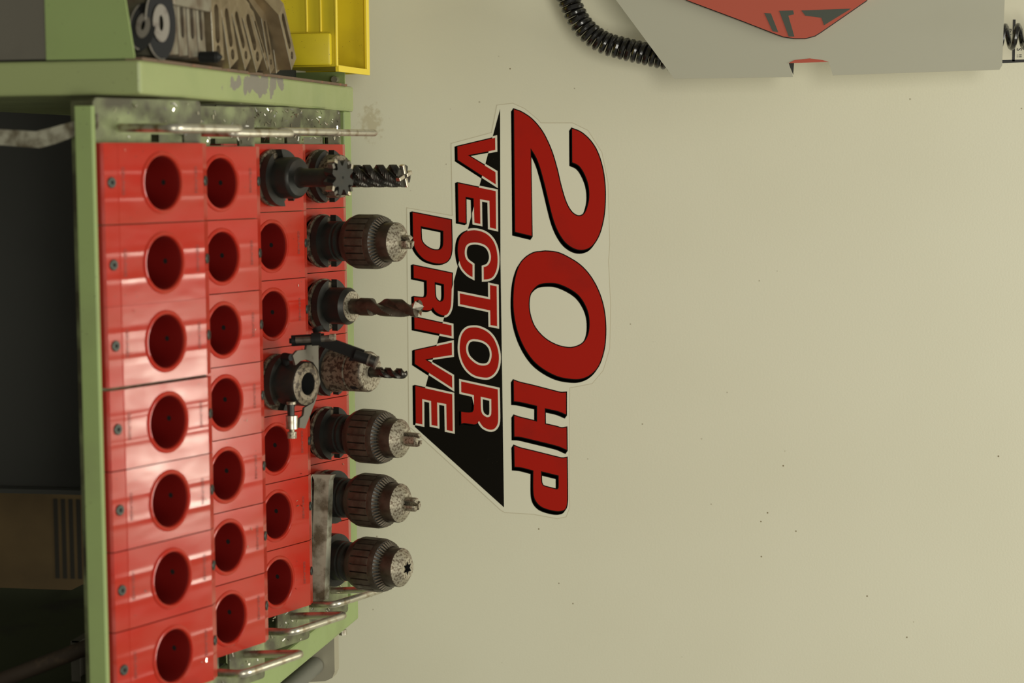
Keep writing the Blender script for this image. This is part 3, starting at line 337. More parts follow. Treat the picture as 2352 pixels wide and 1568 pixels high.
# ---------------------------------------------------------------- trays with their pocket blocks
LM, BW, BA = .11976, .0150, .4551
c_, s_ = BW*math.cos(BA), BW*math.sin(BA)
HC = -.0594585; HCX = P/2
def tile_mesh(fr=0):
    bm = bmesh.new(); g = .0005; x0, x1 = g, P-g
    hole = circ(HCX, HC, .0292, 40)
    prism(bm, [[(x0, 0), (x1, 0), (x1, -LM), (x0, -LM)], hole], lambda p: (p[0], p[1], 0), None)
    prof = [(-.0, 0), (c_, -s_), (c_+.001, -.030), (c_-.012, -.030)]
    def strip(pr):
        for a, b in zip(pr, pr[1:]):
            q = [bm.verts.new((x, *p)) for x, p in ((x0, a), (x1, a), (x1, b), (x0, b))]; bm.faces.new(q)
    strip(prof); strip([(-LM, 0), (-LM-.0010, -.0005), (-LM-.0185+fr, -.0010), (-LM-.0205+fr, -.0034), (-LM-.0210+fr, -.026)])
    for x in (x0, x1):
        sec = [(-.0, 0), (c_, -s_), (c_+.001, -.03), (-LM-.0210+fr, -.026), (-LM-.0205+fr, -.0034), (-LM-.0185+fr, -.0010), (-LM-.0010, -.0005), (-LM, 0)]
        bm.faces.new([bm.verts.new((x, *p)) for p in sec])
    bmesh.ops.remove_doubles(bm, verts=bm.verts, dist=1e-5)
    return bm
def sleeve_mesh():
    bm = bmesh.new(); prof = [(.0302, -.0004), (.0300, .0006), (.0288, .0016), (.0274, .0019), (.0262, .0012), (.0254, -.0006), (.0250, -.003), (.0246, -.02), (.0236, -.045), (.0222, -.072), (.0, -.072)]
    n = 40; R = [[bm.verts.new((HCX+r*math.cos(2*pi*i/n), HC+r*math.sin(2*pi*i/n), h)) for i in range(n)] for r, h in prof[:-1]]
    for j, (a, b) in enumerate(zip(R, R[1:])):
        for i in range(n):
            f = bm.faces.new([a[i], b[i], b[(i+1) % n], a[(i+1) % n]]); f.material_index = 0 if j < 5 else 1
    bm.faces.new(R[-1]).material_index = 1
    for a in (0, pi/2, pi):      # three grub screws in the bore wall
        d = Vector((math.cos(a), math.sin(a), 0)); c = Vector((HCX, HC, -.020))+d*.0249
        t = Vector((-d.y, d.x, 0)); up = Vector((0, 0, 1))
        q = [bm.verts.new(c-d*.0006+t*.0027*math.cos(2*pi*k/8)+up*.0027*math.sin(2*pi*k/8)) for k in range(8)]; bm.faces.new(q).material_index = 2
    return bm
def screw_mesh():
    bm = bmesh.new(); lathe(bm, [(.0052, -.001), (.0052, .0012), (.0044, .0018)], 16)
    q = [bm.verts.new((.0023*math.cos(pi*k/3), .0023*math.sin(pi*k/3), .00195)) for k in range(6)]; bm.faces.new(q).material_index = 1
    return bm
_t = obj('pocket_block', tile_mesh(), RED); TILE = _t.data; bpy.data.objects.remove(_t)
_t = obj('pocket_block', tile_mesh(.0115), RED); TILE_REAR = _t.data; bpy.data.objects.remove(_t)
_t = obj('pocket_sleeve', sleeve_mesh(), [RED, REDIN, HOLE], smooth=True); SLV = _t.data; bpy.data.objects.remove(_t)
_t = obj('screw', screw_mesh(), [SCREW, HOLE], smooth=True); SCR = _t.data; bpy.data.objects.remove(_t)
_b = text_mesh('GEIUNIES', .0062); _b2 = xf(_b, Matrix.Diagonal((1.02, .85, 1, 1))); _t = obj('stamped_letters', _b2, STAMP); STM = _t.data; bpy.data.objects.remove(_t)
def inst(name, me, parent, loc=(0, 0, 0), rot=(0, 0, 0)):
    o = bpy.data.objects.new(name, me); COL.objects.link(o); o.parent = parent; o.location = loc; o.rotation_euler = rot; return o
TO = [(.0003, 0, .95), (.0026, .1674, .9495), (-.0012, .3371, .9489), (-.0017, .4779, .9561)]
ordn = ['front (nearest) tray', 'second tray from the front', 'third tray from the front', 'rearmost tray']
TLAB = ['nearest of four tilted green tool trays, all seven red pockets empty, with steel handles',
        'second tilted green tray from the front, seven empty red pockets, steel handles at both ends',
        'third tilted green tray from the front, red pockets holding two tool holders, steel handles',
        'rearmost tilted green tray by the cream wall, red pockets filled with chucks and cutters']
trays = []
for t in range(4):
    tr = thing('tool_tray', TLAB[t], 'tool tray', TO[t], (AL, 0, 0)); trays.append(tr)
    # green sheet channel with rounded corners and cut-outs at the ends
    x0, x1, d0, d1, r = -.041, .575, (-.125 if t == 3 else -.1385), .0135, .004
    lp = [(x0+r, d0), (x1-r, d0), (x1, d0+r), (x1, d1-r), (x1-r*.3, d1-r*.3), (x1-r, d1), (x0+r, d1), (x0+r*.3, d1-r*.3), (x0, d1-r), (x0, d0+r)]
    h1 = [(.5345, -.0635), (.5345, -.046), (.5535, -.046), (.5535, -.0635)]; h2 = [(-.008, -.060), (-.008, -.012), (-.0005, -.012), (-.0005, -.060)]
    bm = bmesh.new(); prz(bm, [lp, h1, h2]+[circ(k*P+HCX, HC, .0262, 24)[::-1] for k in range(7)], -.0152, -.0125)
    obj('tray_plate', bm, GREEND, tr)
    bm = bmesh.new(); box(bm, x0+.002, x1-.002, d1-.003, d1-.0005, -.034, -.0155); obj('rear_flange', bm, GREEND, tr)
    bm = bmesh.new(); box(bm, x0+.002, x1-.002, d0+.0005, d0+.003, -.040, -.0155); obj('front_flange', bm, GREEND, tr)
    for X, Xc in ((-.0139, -.0122), (.5435, .5345)):
        pts = [(X, -.101, -.02), (X, -.101, -.008), (Xc, -.111, .059), (Xc, -.010, .059), (X, -.019, -.008), (X, -.019, -.02)]
        bm = bmesh.new(); tube(bm, bend(pts[:1]+pts[2:4]+pts[5:], .012), .0041, 14); obj('handle', bm, STEELR, tr, smooth=True)
    for k in range(7):
        dx = .0012 if (t == 0 and k >= 3) else (-.0008 if t == 0 and k == 2 else 0)
        b = inst('pocket_block', TILE_REAR if t == 3 else TILE, tr, (k*P+dx, 0, 0))
        inst('pocket_sleeve', SLV, b)
        for dd, hh, an in ((c_*.45, -s_*.5, -BA), (-LM-.0095, -.0010, .05)):
            s1 = inst('screw', SCR, b, (HCX-.001, dd, hh), (an, 0, 0))
        inst('stamped_letters', STM, b, (.0225, -.0125, .0003))
        inst('stamped_letters', STM, b, (.0225, -LM+.004, .0003))

# ---------------------------------------------------------------- tool holders
def place(t, c): 
    Rm = Matrix.Rotation(AL, 4, 'X'); v = Vector(TO[t])+Rm @ Vector(((c+.5)*P, HC, 0)); return tuple(v)
def notched(r, w=.0081, depth=.0105, n=64, rot=0):
    out = []
    for i in range(n):
        a = 2*pi*i/n; x, y = r*math.cos(a), r*math.sin(a)
        if abs(y) < w: 
            if not (out and out[-1][2]): 
                s = 1 if x > 0 else -1
                yy = math.copysign(w, y) if abs(y) > 1e-9 else -w*s
                if i == 0: continue
                out += [(s*math.sqrt(r*r-w*w), yy, 1), (s*(r-depth), yy, 1), (s*(r-depth), -yy, 1), (s*math.sqrt(r*r-w*w), -yy, 1)]
            continue
        out.append((x, y, 0))
    # close the notch that straddles angle zero
    s = math.sqrt(r*r-w*w)
    pts = [(p[0], p[1]) for p in out if not (p[2] and p[0] > 0)]
    pos = [p for p in pts if p[1] >= 0]; neg = [p for p in pts if p[1] < 0]
    pos.sort(key=lambda p: math.atan2(p[1], p[0])) if False else None
    loop = [(r-depth, w), (s, w)] + [p for p in pts if True] + [(s, -w), (r-depth, -w)]
    if rot: loop = [(x*math.cos(rot)-y*math.sin(rot), x*math.sin(rot)+y*math.cos(rot)) for x, y in loop]
    return loop
def flange(parent, h0, rot=0):
    bm = bmesh.new()
    prz(bm, [notched(.0316, rot=rot)], h0+.0085, h0+.0165)
    bm2 = bmesh.new(); lathe(bm2, [(.0268, h0-.004), (.0268, h0), (.0313, h0+.0004), (.0316, h0+.0008), (.0316, h0+.0042), (.0276, h0+.0063), (.0276, h0+.0090), (.0312, h0+.0112), (.0310, h0+.0085)][:7], 56)
    obj('flange_ring', bm2, BRONZE, parent, smooth=True)
    obj('flange', bm, DSTEEL, parent, smooth=True)
    obj('shank', LA([(.0222, h0-.060), (.0240, h0-.02), (.0245, h0)], 32), DSTEEL, parent, smooth=True)
def fluted(bm, n, prof, g):
    """prof: (h, r, depth); rib/groove cross section"""
    rings = []
    for h, r, d in prof:
        ring = []
        for i in range(n):
            for f, q in ((0, 0), (.40, 0), (.80, 0), (.82, 1), (.97, 1)):
                a = 2*pi*(i+f)/n; rr = r-d*q; ring.append((rr*math.cos(a), rr*math.sin(a), h))
        rings.append(ring)
    loft(bm, rings)
def chuck(t, c, jaw, label, spin=0, frot=0):
    th = thing('drill_chuck', label, 'drill chuck', place(t, c), (AL, 0, 0), 'keyed drill chucks standing in the rearmost tray')
    H = .0005
    flange(th, .0095, frot)
    obj('neck', LA([(.0238, .026), (.0238, .0385), (.0218, .0395), (.0218, .0415), (.0232, .042), (.0232, .044), (.0200, .0455), (.0195, .058)], 48), DSTEEL, th, smooth=True)
    bm = bmesh.new(); lathe(bm, [(.0200, .0525), (.0262, .0545), (.0292, .0590), (.0306, .0632), (.0314, .0645), (.0314, .0660)], 64); obj('sleeve_back', bm, CHUCK, th, smooth=True)
    bm = bmesh.new(); fluted(bm, 22, [(.0655, .0308, .0003), (.0660, .0318, .0030), (.0905, .0318, .0030), (.0912, .0314, .0002)], 0); obj('knurled_sleeve', bm, CHUCK, th, smooth=True)
    obj('sleeve_collar', LA([(.0314, .0908), (.0314, .0930), (.0298, .0982)], 64, cap=False), CHUCK, th, smooth=True)
    obj('gear_ring', LA([(.0298, .0981), (.0286, .0984), (.0236, .1022)], 64, cap=False), DSTEEL, th, smooth=True)
    bm = bmesh.new(); n = 40
    for i in range(n):
        a = 2*pi*i/n; w = .50*pi/n; q = []
        for r, h, ww in ((.0294, .0984, w), (.0236, .1034, w*.8)):
            for s in (-1, 1): q.append((r*math.cos(a+s*ww), r*math.sin(a+s*ww), h+.0001))
        top = [(.0288*math.cos(a), .0288*math.sin(a), .1010), (.0238*math.cos(a), .0238*math.sin(a), .1056)]
        v = [bm.verts.new(p) for p in q+top]
        for f in ((0, 2, 5, 4), (1, 4, 5, 3), (0, 4, 1), (2, 3, 5)): bm.faces.new([v[k] for k in f])
    obj('gear_teeth', bm, GREYS, th)
    obj('nose_body', LA([(.0228, .098), (.0228, .1180), (.0224, .1192)], 56), CHUCK, th, smooth=True)
    bm = bmesh.new(); R1 = [(.0224, .1191), (.0216, .1200), (.0132, .1268), (.0124, .1274)]
    lathe(bm, R1, 56, cap=False)
    star = []
    for i in range(12):
        a = spin+2*pi*i/12; rr = .0088 if i % 2 == 0 else .0046; star.append((rr*math.cos(a), rr*math.sin(a)))
    prism(bm, [circ(0, 0, .0124, 56), star], lambda p: (p[0], p[1], .1274), None)
    obj('nose_cone', bm, NOSE, th, smooth=True)
    bm = bmesh.new(); prism(bm, [star], lambda p: (p[0]*1.02, p[1]*1.02, .1186), lambda p: (p[0]*1.0, p[1]*1.0, .1190)); loft(bm, [[(x, y, .1186) for x, y in star], [(x, y, .1274) for x, y in star]], cap=False); obj('jaw_opening', bm, HOLE, th)
    for k in range(3):
        a = spin+.9+2*pi*k/3; ca, sa = math.cos(a), math.sin(a); bm = bmesh.new()
        x = Vector((ca, sa, 0)); y = Vector((-sa, ca, 0))
        tube(bm, [x*.0208+Vector((0, 0, .1095)), x*.0224+Vector((0, 0, .1095))], .0030, 12); obj('key_hole', bm, HOLE, th)
    if jaw:
        for k in range(3):
            a = spin+pi/6+2*pi*k/3; w = 40*pi/180
            bm = bmesh.new(); ring = [(.0018*math.cos(a), .0018*math.sin(a))]
            for f in (-1, -.5, 0, .5, 1): ring.append((.0078*math.cos(a+f*w), .0078*math.sin(a+f*w)))
            loft(bm, [[(x*1.12, y*1.12, .119) for x, y in ring], [(x*1.05, y*1.05, .1274+jaw*.85) for x, y in ring], [(x*.9, y*.9, .1274+jaw) for x, y in ring]])
            obj('jaw', bm, NOSE, th)
    return th
chuck(3, 1, .0105, 'keyed drill chuck in the rearmost tray between the ribbed end mill and the twist drill', spin=.5, frot=0)
chuck(3, 4, .0190, 'keyed drill chuck with long protruding jaws, right of the small ball end mill', spin=.15, frot=0)
chuck(3, 5, .0150, 'keyed drill chuck with short jaws, middle one of the three at the right end', spin=.75, frot=.6)
chuck(3, 6, 0, 'keyed drill chuck with closed six-pointed opening and no jaws out, at the right end', spin=0, frot=.9)

def helix(bm, h0, h1, R, twist, nf, core, steps=60, serr=0, m=40, taper=0, width=.55, ball=0):
    rings = []
    for j in range(steps+1):
        t = j/steps; h = h0+(h1-h0)*t; ring = []
        sr = 1
        if ball and h > h1-R: sr = max(.12, math.sqrt(max(0, 1-((h-(h1-R))/R)**2)))
        for i in range(m):
            a = 2*pi*i/m; ph = ((a-twist*(h-h0))*nf/(2*pi)) % 1
            if ph < width: r = R-(serr*(.5+.5*math.sin(2*pi*h/.0021)) if serr else 0)
            else:
                q = (ph-width)/(1-width); r = R-(R-core)*math.sin(pi*q)**.6
            r *= sr*(1-taper*t); ring.append((r*math.cos(a), r*math.sin(a), h))
        rings.append(ring)
    loft(bm, rings)
# roughing end mill
th = thing('end_mill_holder', 'black holder with a ribbed roughing end mill, at the left end of rear tray', 'end mill holder', place(3, 0), (AL, 0, 0))
flange(th, .0085, 0)
obj('hub', LA([(.0252, .024), (.0252, .0395), (.0240, .0408), (.0135, .0410)], 56), BRONZE, th, smooth=True)
obj('end_mill_shank', LA([(.0131, .040), (.0131, .066)], 32), CUTTER, th, smooth=True)
bm = bmesh.new(); helix(bm, .064, .1300, .0132, 85, 4, .0082, steps=150, serr=.0011, m=60, width=.55); obj('serrated_flutes', bm, CUTTER, th, smooth=True)
for k in range(4):
    a = 2*pi*k/4+.35; bm = bmesh.new(); box(bm, .0025, .0132, -.0025, .0018, .127, .1325, bev=.0004); xf(bm, Matrix.Rotation(a, 4, 'Z')); obj('cutting_tip', bm, CARB, th)
# twist drill
th = thing('twist_drill_holder', 'black holder with a thick two-flute twist drill, rear tray, right of the first drill chuck', 'drill holder', place(3, 2), (AL, 0, 0))
flange(th, .0095, 0)
obj('hub', LA([(.0218, .026), (.0218, .0485), (.0180, .0535), (.0100, .0537)], 56), DSTEEL, th, smooth=True)
obj('hub_face', LA([(.0178, .0536), (.0176, .0542), (.0098, .0543)], 48), NOSE, th, smooth=True)
obj('drill_shank', LA([(.0093, .053), (.0093, .0660), (.0104, .0665), (.0104, .082)], 40), CHUCK, th, smooth=True)
bm = bmesh.new(); helix(bm, .078, .1470, .0104, 68, 2, .0030, steps=70, m=44, width=.46); obj('fluted_body', bm, CHUCK, th, smooth=True)
for s in (0, pi):
    bm = bmesh.new(); v = [bm.verts.new(p) for p in ((.0, -.0035, .1535), (.0103, -.0035, .1470), (.0085, .0055, .1460), (.0015, .0035, .1520), (0, 0, .143), (.009, 0, .143))]
    for f in ((0, 1, 2, 3), (0, 4, 5, 1), (3, 4, 0), (1, 5, 2), (2, 5, 4, 3)): bm.faces.new([v[i] for i in f])
    xf(bm, Matrix.Rotation(s+.9, 4, 'Z')); obj('drill_point', bm, CARB, th)
# collet holder with ball end mill
th = thing('collet_holder', 'speckled brown collet holder with a small ball-nosed end mill, behind the boring head', 'collet holder', place(3, 3), (AL, 0, 0))
flange(th, .0095, 0)
obj('collet_body', LA([(.0262, .026), (.0262, .034), (.0245, .037), (.0240, .0545), (.0226, .0555), (.0226, .0575), (.0238, .0585)], 56), BRONZE, th, smooth=True)
obj('collet_nut', LA([(.0240, .058), (.0240, .0760), (.0226, .0785), (.0220, .0788)], 56), BRONZE, th, smooth=True)
obj('nut_face', LA([(.0220, .0786), (.0215, .0794), (.0070, .0796), (.0062, .0780)], 48), NOSE, th, smooth=True)
for a in (-2.3, -.75, .8, 2.4):
    bm = bmesh.new(); box(bm, .0222, .0243, -.0024, .0024, .062, .0705); xf(bm, Matrix.Rotation(a, 4, 'Z')); obj('spanner_slot', bm, HOLE, th)
obj('end_mill_shank', LA([(.0062, .078), (.0062, .094)], 24), CUTTER, th, smooth=True)
bm = bmesh.new(); helix(bm, .092, .1300, .0062, 200, 2, .0026, steps=60, m=28, width=.5, ball=1); obj('end_mill_flutes', bm, CUTTER, th, smooth=True)
# T-slot / face cutter in third tray
th = thing('slot_cutter_holder', 'black holder with a toothed slot cutter on a slim neck, left in third tray', 'slot cutter', place(2, 0), (AL, 0, 0))
flange(th, .0015, .35)
obj('hub', LA([(.0229, .018), (.0229, .0355), (.0222, .0375), (.0200, .0400), (.0150, .0412), (.0118, .0416), (.0106, .0440), (.0102, .048), (.0102, .0890)], 56), DSTEEL, th, smooth=True)
bm = bmesh.new(); lp = []
for i in range(8):
    a = 2*pi*i/8+.2
    for f, r in ((0, .0200), (.30, .0196), (.42, .0172), (.60, .0128), (.82, .0135), (.97, .0182)): lp.append((r*math.cos(a+f*2*pi/8), r*math.sin(a+f*2*pi/8)))
prism(bm, [lp], lambda p: (p[0], p[1], .0870), lambda p: (p[0]*math.cos(.12)-p[1]*math.sin(.12), p[0]*math.sin(.12)+p[1]*math.cos(.12), .0995)); obj('cutter_head', bm, DSTEEL, th)
obj('centre_hole', LA([(.0016, .0994), (.0016, .0997)], 10), HOLE, th)
for i in range(8):
    a = 2*pi*i/8+.2+.12; bm = bmesh.new(); box(bm, .0148, .0203, -.0014, .0022, .0900 if i % 2 else .0925, .1002 if i % 2 else .0998, bev=.0003); xf(bm, Matrix.Rotation(a+.06, 4, 'Z') @ Matrix.Rotation(.12 if i % 2 else -.1, 4, 'X')); obj('carbide_tooth', bm, CARB if i % 2 else RING, th)
# holder with the gauge clamp on it
th = thing('open_bore_holder', 'black tool holder with an open round bore, third tray, in front of the collet holder', 'tool holder', place(2, 3), (AL, 0, 0))
flange(th, .0015, -.5)
obj('hub', LA([(.0250, .018), (.0250, .0430), (.0238, .0452)], 56, cap=False), DSTEEL, th, smooth=True)
bm = bmesh.new(); n = 56; prof = [(.0238, .0450), (.0190, .0472), (.0182, .0478), (.0130, .0478), (.0124, .0470), (.0124, .012)]
lathe(bm, prof[:-1], n, cap=False); obj('hub_face', bm, BRONZE, th, smooth=True)
obj('bore', LA([(.0125, .0471), (.0124, .006), (.0001, .006)], 40, cap=False), HOLE, th)
th = thing('indicator_clamp', 'thin grey plate clamp with a jointed rod arm, fitted round the open-bore holder', 'clamp', TO[2], (AL, 0, 0))
pl = [(.2212,-.0573),(.2243,-.0370),(.2534,-.0374),(.2836,-.0417),(.3154,-.0641),(.3136,-.0741),(.3032,-.0728),(.3008,-.0667),(.2924,-.0644),(.2880,-.0480),(.2785,-.0400),(.2660,-.0345),(.2525,-.0385),(.2429,-.0475),(.2390,-.0600),(.2395,-.0700),(.2435,-.0790),(.2325,-.0838),(.2277,-.0757),(.2278,-.0596)]
bm = bmesh.new(); prz(bm, [pl], .0425, .0455); obj('clamp_plate', bm, RING, th)
bm = bmesh.new(); tube(bm, bend([(.2345, -.0845, .0436), (.2335, -.0815, .030), (.243, -.074, .0285)], .004), .0040, 10); obj('plate_lug', bm, CAST, th, smooth=True)
bm = bmesh.new(); tube(bm, [(.2870, -.0820, .0400), (.2990, -.0820, .0400)], .0036, 12); obj('threaded_stud', bm, DSTEEL, th, smooth=True)
bm = bmesh.new()
for i in range(9): tube(bm, [(.2870+i*.00135, -.0820, .04), (.28765+i*.00135, -.0820, .04)], .0042, 12)
obj('screw_thread', bm, DSTEEL, th)
bm = bmesh.new(); tube(bm, [(.2995, -.0815, .0405), (.3140, -.0815, .0405)], .0066, 24); obj('bright_thumb_nut', bm, STEELR, th, smooth=True)
bm = bmesh.new(); tube(bm, [(.2840, -.0815, .0402), (.2868, -.0815, .0402)], .0052, 16); obj('stud_collar', bm, NOSE, th, smooth=True)
bm = bmesh.new(); tube(bm, [(.3140, -.0815, .0405), (.3175, -.0815, .0405)], .0030, 12); tube(bm, [(.3175, -.0815, .0405), (.3245, -.0815, .0405)], .0052, 12); obj('cap_screw', bm, NOSE, th, smooth=True)
RI = Matrix.Rotation(AL, 4, 'X').inverted()
def wl(p): v = RI @ (Vector(p)-Vector(TO[2])); return tuple(v)
def tb(name, a, b, r, m, n=16):
    bm = bmesh.new(); tube(bm, [wl(a), wl(b)], r, n); return obj(name, bm, m, th, smooth=True)
tb('rod', (.2168, .262, .955), (.2150, .272, .990), .0062, CAST, 20)
tb('rod_bore', (.2169, .2612, .9530), (.2169, .2622, .9552), .0030, HOLE)
tb('cross_rod', (.2155, .256, .962), (.2135, .262, 1.0030), .0036, RING)
tb('rod_end', (.2128, .262, .9995), (.2127, .2622, 1.0055), .0042, NOSE)
tb('swivel_ball', (.2145, .257, .9800), (.2140, .259, .9900), .0072, CAST, 24)
bm = bmesh.new()
for i in range(20):
    a = 2*pi*i/20
bm2 = LA([(.0040, 0), (.0064, .0006), (.0066, .0050), (.0050, .0058)], 24); xf(bm2, Matrix.Translation(wl((.2075, .275, .983))) @ Matrix.Rotation(-pi/2-.4, 4, 'Y')); obj('knurled_knob', bm2, CAST, th, smooth=True); bm.free()
# flat arm
a0, a1 = Vector(wl((.2160, .262, .989))), Vector(wl((.2330, .268, 1.0350)))
d = (a1-a0).normalized(); s = d.cross(Vector((0, 1, 0))).normalized()*.0062; q = d.cross(s).normalized()*.0022
bm = bmesh.new(); loft(bm, [[tuple(p+s+q), tuple(p-s+q), tuple(p-s-q), tuple(p+s-q)] for p in (a0, a1)]); obj('flat_arm', bm, CAST, th)
tb('arm_barrel', (.2315, .258, 1.0285), (.2365, .260, 1.0430), .0063, CAST, 24)
tb('barrel_ring', (.2365, .2600, 1.0430), (.2372, .2602, 1.0450), .0070, RING, 24)
tb('barrel_sleeve', (.2372, .2602, 1.0450), (.2395, .2610, 1.0510), .0066, CUTTER, 24)
tb('barrel_rim', (.2395, .2610, 1.0510), (.2402, .2612, 1.0530), .0076, RING, 24)

# ---------------------------------------------------------------- worn steel bar lying on the rear tray
bm = bmesh.new(); th_ = Vector((0, .009, .003))
secs = [((.3838, .376, .9412), (.3843, .376, .9650)), ((.391, .376, .9440), (.391, .376, .9620)), ((.5384, .368, .9400), (.5312, .368, .9565))]
loft(bm, [[Vector(a), Vector(b), Vector(b)+th_, Vector(a)+th_] for a, b in secs])
box(bm, .385, .537, .3715, .3765, .9385, .9415)
tag(obj('steel_bar', bm, RUSTY), 'worn rusty square steel bar lying in front of the two rightmost drill chucks', 'steel bar')

# ---------------------------------------------------------------- metal chips (uncountable)
bm = bmesh.new()
def chip(t, x, d, h, s):
    Rm = Matrix.Translation(TO[t]) @ Matrix.Rotation(AL, 4, 'X')
    a = random.uniform(0, 2*pi); L_ = random.uniform(.0009, .0026)*s; w_ = random.uniform(.0003, .0007)*s
    u = Vector((math.cos(a), math.sin(a), random.uniform(-.3, .5))); v = Vector((-math.sin(a), math.cos(a), random.uniform(-.6, .6)))
    c = Vector((x, d, h+.0006)); q = [c+u*L_+v*w_, c-u*L_+v*w_, c-u*L_-v*w_, c+u*L_-v*w_]; q = [Rm @ p for p in q]
    bm.faces.new([bm.verts.new(p) for p in q]); n = Vector((0, .0001, .0003)); bm.faces.new([bm.verts.new(p+n) for p in q[:3]])
for t in range(4):
    for i in range((16, 40, 90, 50)[t]): chip(t, random.uniform(-.039, -.004), random.uniform(-.11, .011), -.0123, 1)
    for i in range((14, 26, 26, 18)[t]): chip(t, random.uniform(.533, .573), random.uniform(-.11, .011), -.0123, 1)
    for i in range((6, 12, 22, 12)[t]): chip(t, random.uniform(.005, .525), random.choice((random.uniform(-.03, -.002), random.uniform(-.115, -.095))), .0004, .8)
o = obj('metal_chips', bm, CHIP); o['kind'] = 'stuff'; tag(o, 'bright metal shavings scattered over the green tray ends and red blocks', 'metal shavings')

# ---------------------------------------------------------------- left compartment: slotted bars, clamps, screw, bin
def stadium(cx, cy, l, w, n=8):
    return [(cx-l/2+w/2*math.cos(pi/2+pi*i/n), cy+w/2*math.sin(pi/2+pi*i/n)) for i in range(n+1)]+[(cx+l/2-w/2+w/2-w/2+w/2*math.cos(-pi/2+pi*i/n), cy+w/2*math.sin(-pi/2+pi*i/n)) for i in range(n+1)]
def slotted(name, q, z, m, label, group, ext, slope, hole=True, z0=.864):
    FL, FR, RR, RL = [Vector(p) for p in q]
    th = thing(name, label, 'steel strap', (FR+RR)/2-(FR-FL).normalized()*.0065, (0, 0, math.atan2((FR-FL).y, (FR-FL).x)), group)
    Ln = (FR-FL).length; Wd = .9*abs((RR-FR).cross((FR-FL).normalized()).length); x0 = -Ln
    bm = bmesh.new(); body = [(0, -Wd/2), (0, Wd/2), (x0, Wd/2), (x0, -Wd/2)]
    loops = [body, stadium(-Ln*.57, 0, Ln*.56 if hole else Ln*.50, Wd*.42)[::-1]]
    if hole: loops.append(circ(-Ln*.16, 0, Wd*.19, 16)[::-1])
    dz = -(z-z0)
    prism(bm, loops, lambda p: (p[0], p[1], 0), lambda p: (p[0], p[1], dz*.96))
    # stepped, sloping far end
    ex = [(x0, 0), (x0, dz*.96), (x0-ext, dz*.96), (x0-ext, -slope)]
    prism(bm, [ex], lambda p: (p[0], -Wd/2, p[1]), lambda p: (p[0], Wd/2, p[1]))
    bmesh.ops.remove_doubles(bm, verts=bm.verts, dist=1e-6); obj('bar', bm, m, th)
    bm = bmesh.new(); tube(bm, [(x0, -Wd/2+.0003, -.0001), (0, -Wd/2+.0003, -.0001)], .00035, 6); obj('edge_highlight', bm, STEELR if hole else GREYS, th)  # thin rod added as the highlight line along the strap's front edge
    bm = bmesh.new(); st = stadium(-Ln*.57, 0, Ln*.56 if hole else Ln*.50, Wd*.42); prism(bm, [st], lambda p: (p[0], p[1], -.009), None); obj('slot_floor', bm, DKPIPE, th)  # dark floor that gives the slot its shade by colour
    if hole: 
        bm = bmesh.new(); prism(bm, [circ(-Ln*.16, 0, Wd*.19, 16)], lambda p: (p[0], p[1], -.008), None); obj('hole_floor', bm, HOLE, th)
gold = [[(-0.1353, 0.0595, 0.9400), (-0.0773, 0.0648, 0.9400), (-0.0761, 0.1012, 0.9400), (-0.1363, 0.0879, 0.9400)],
 [(-0.1337, 0.0911, 0.9400), (-0.0756, 0.1149, 0.9400), (-0.0765, 0.1493, 0.9400), (-0.1346, 0.1204, 0.9400)],
 [(-0.1348, 0.1221, 0.9400), (-0.0787, 0.1624, 0.9400), (-0.0784, 0.1952, 0.9400), (-0.1353, 0.1540, 0.9400)],
 [(-0.1331, 0.1557, 0.9400), (-0.0791, 0.1983, 0.9400), (-0.0799, 0.2377, 0.9400), (-0.1343, 0.1905, 0.9400)],
 [(-0.1337, 0.1904, 0.9400), (-0.0791, 0.2411, 0.9400), (-0.0767, 0.2559, 0.9400), (-0.1347, 0.2225, 0.9400)],
 [(-0.1323, 0.2224, 0.9400), (-0.0745, 0.2510, 0.9400), (-0.0743, 0.2717, 0.9400), (-0.1325, 0.2534, 0.9400)],
 [(-0.1320, 0.2541, 0.9400), (-0.0744, 0.2725, 0.9400), (-0.0750, 0.2952, 0.9400), (-0.1328, 0.2865, 0.9400)]]; g8 = [(-0.1405, 0.2344, 0.9550), (-0.0835, 0.2780, 0.9550), (-0.0836, 0.3097, 0.9550), (-0.1418, 0.2624, 0.9550)]; grey = [[(-0.1272, -0.0610, 0.9400), (-0.0762, -0.0575, 0.9400), (-0.0766, -0.0317, 0.9400), (-0.1289, -0.0366, 0.9400)],
 [(-0.1290, -0.0354, 0.9400), (-0.0766, -0.0306, 0.9400), (-0.0765, -0.0054, 0.9400), (-0.1300, -0.0104, 0.9400)],
 [(-0.1301, -0.0092, 0.9400), (-0.0766, -0.0042, 0.9400), (-0.0765, 0.0230, 0.9400), (-0.1303, 0.0164, 0.9400)],
 [(-0.1303, 0.0177, 0.9400), (-0.0766, 0.0242, 0.9400), (-0.0763, 0.0469, 0.9400), (-0.1302, 0.0389, 0.9400)]]
ORD = ['nearest', 'second', 'third', 'fourth', 'fifth', 'sixth', 'seventh']
for i, q in enumerate(gold):
    slotted('slotted_clamp_strap', q, .94, GOLD, ('tan steel clamping strap with slot and hole, %s in the row of leaning tan straps' % ORD[i]) if i else 'tan steel clamping strap next to the grey straps, partly behind the black set screw', 'tan slotted straps in the left compartment', .045, .022)
slotted('slotted_clamp_strap', g8, .955, GOLD, 'last tan steel clamping strap, set apart and higher, beside the yellow bin', 'tan slotted straps in the left compartment', .05, .03)
GL = ['grey slotted steel strap nearest the black iron clamps', 'second grey slotted strap behind the black iron clamps', 'third grey slotted steel strap, before the one beside the set screw', 'last grey slotted strap, touching the first tan strap by the set screw']
for i, q in enumerate(grey):
    slotted('grey_slotted_strap', q, .94, GREYS, GL[i], 'grey slotted straps in the left compartment', .006, .001, hole=False)
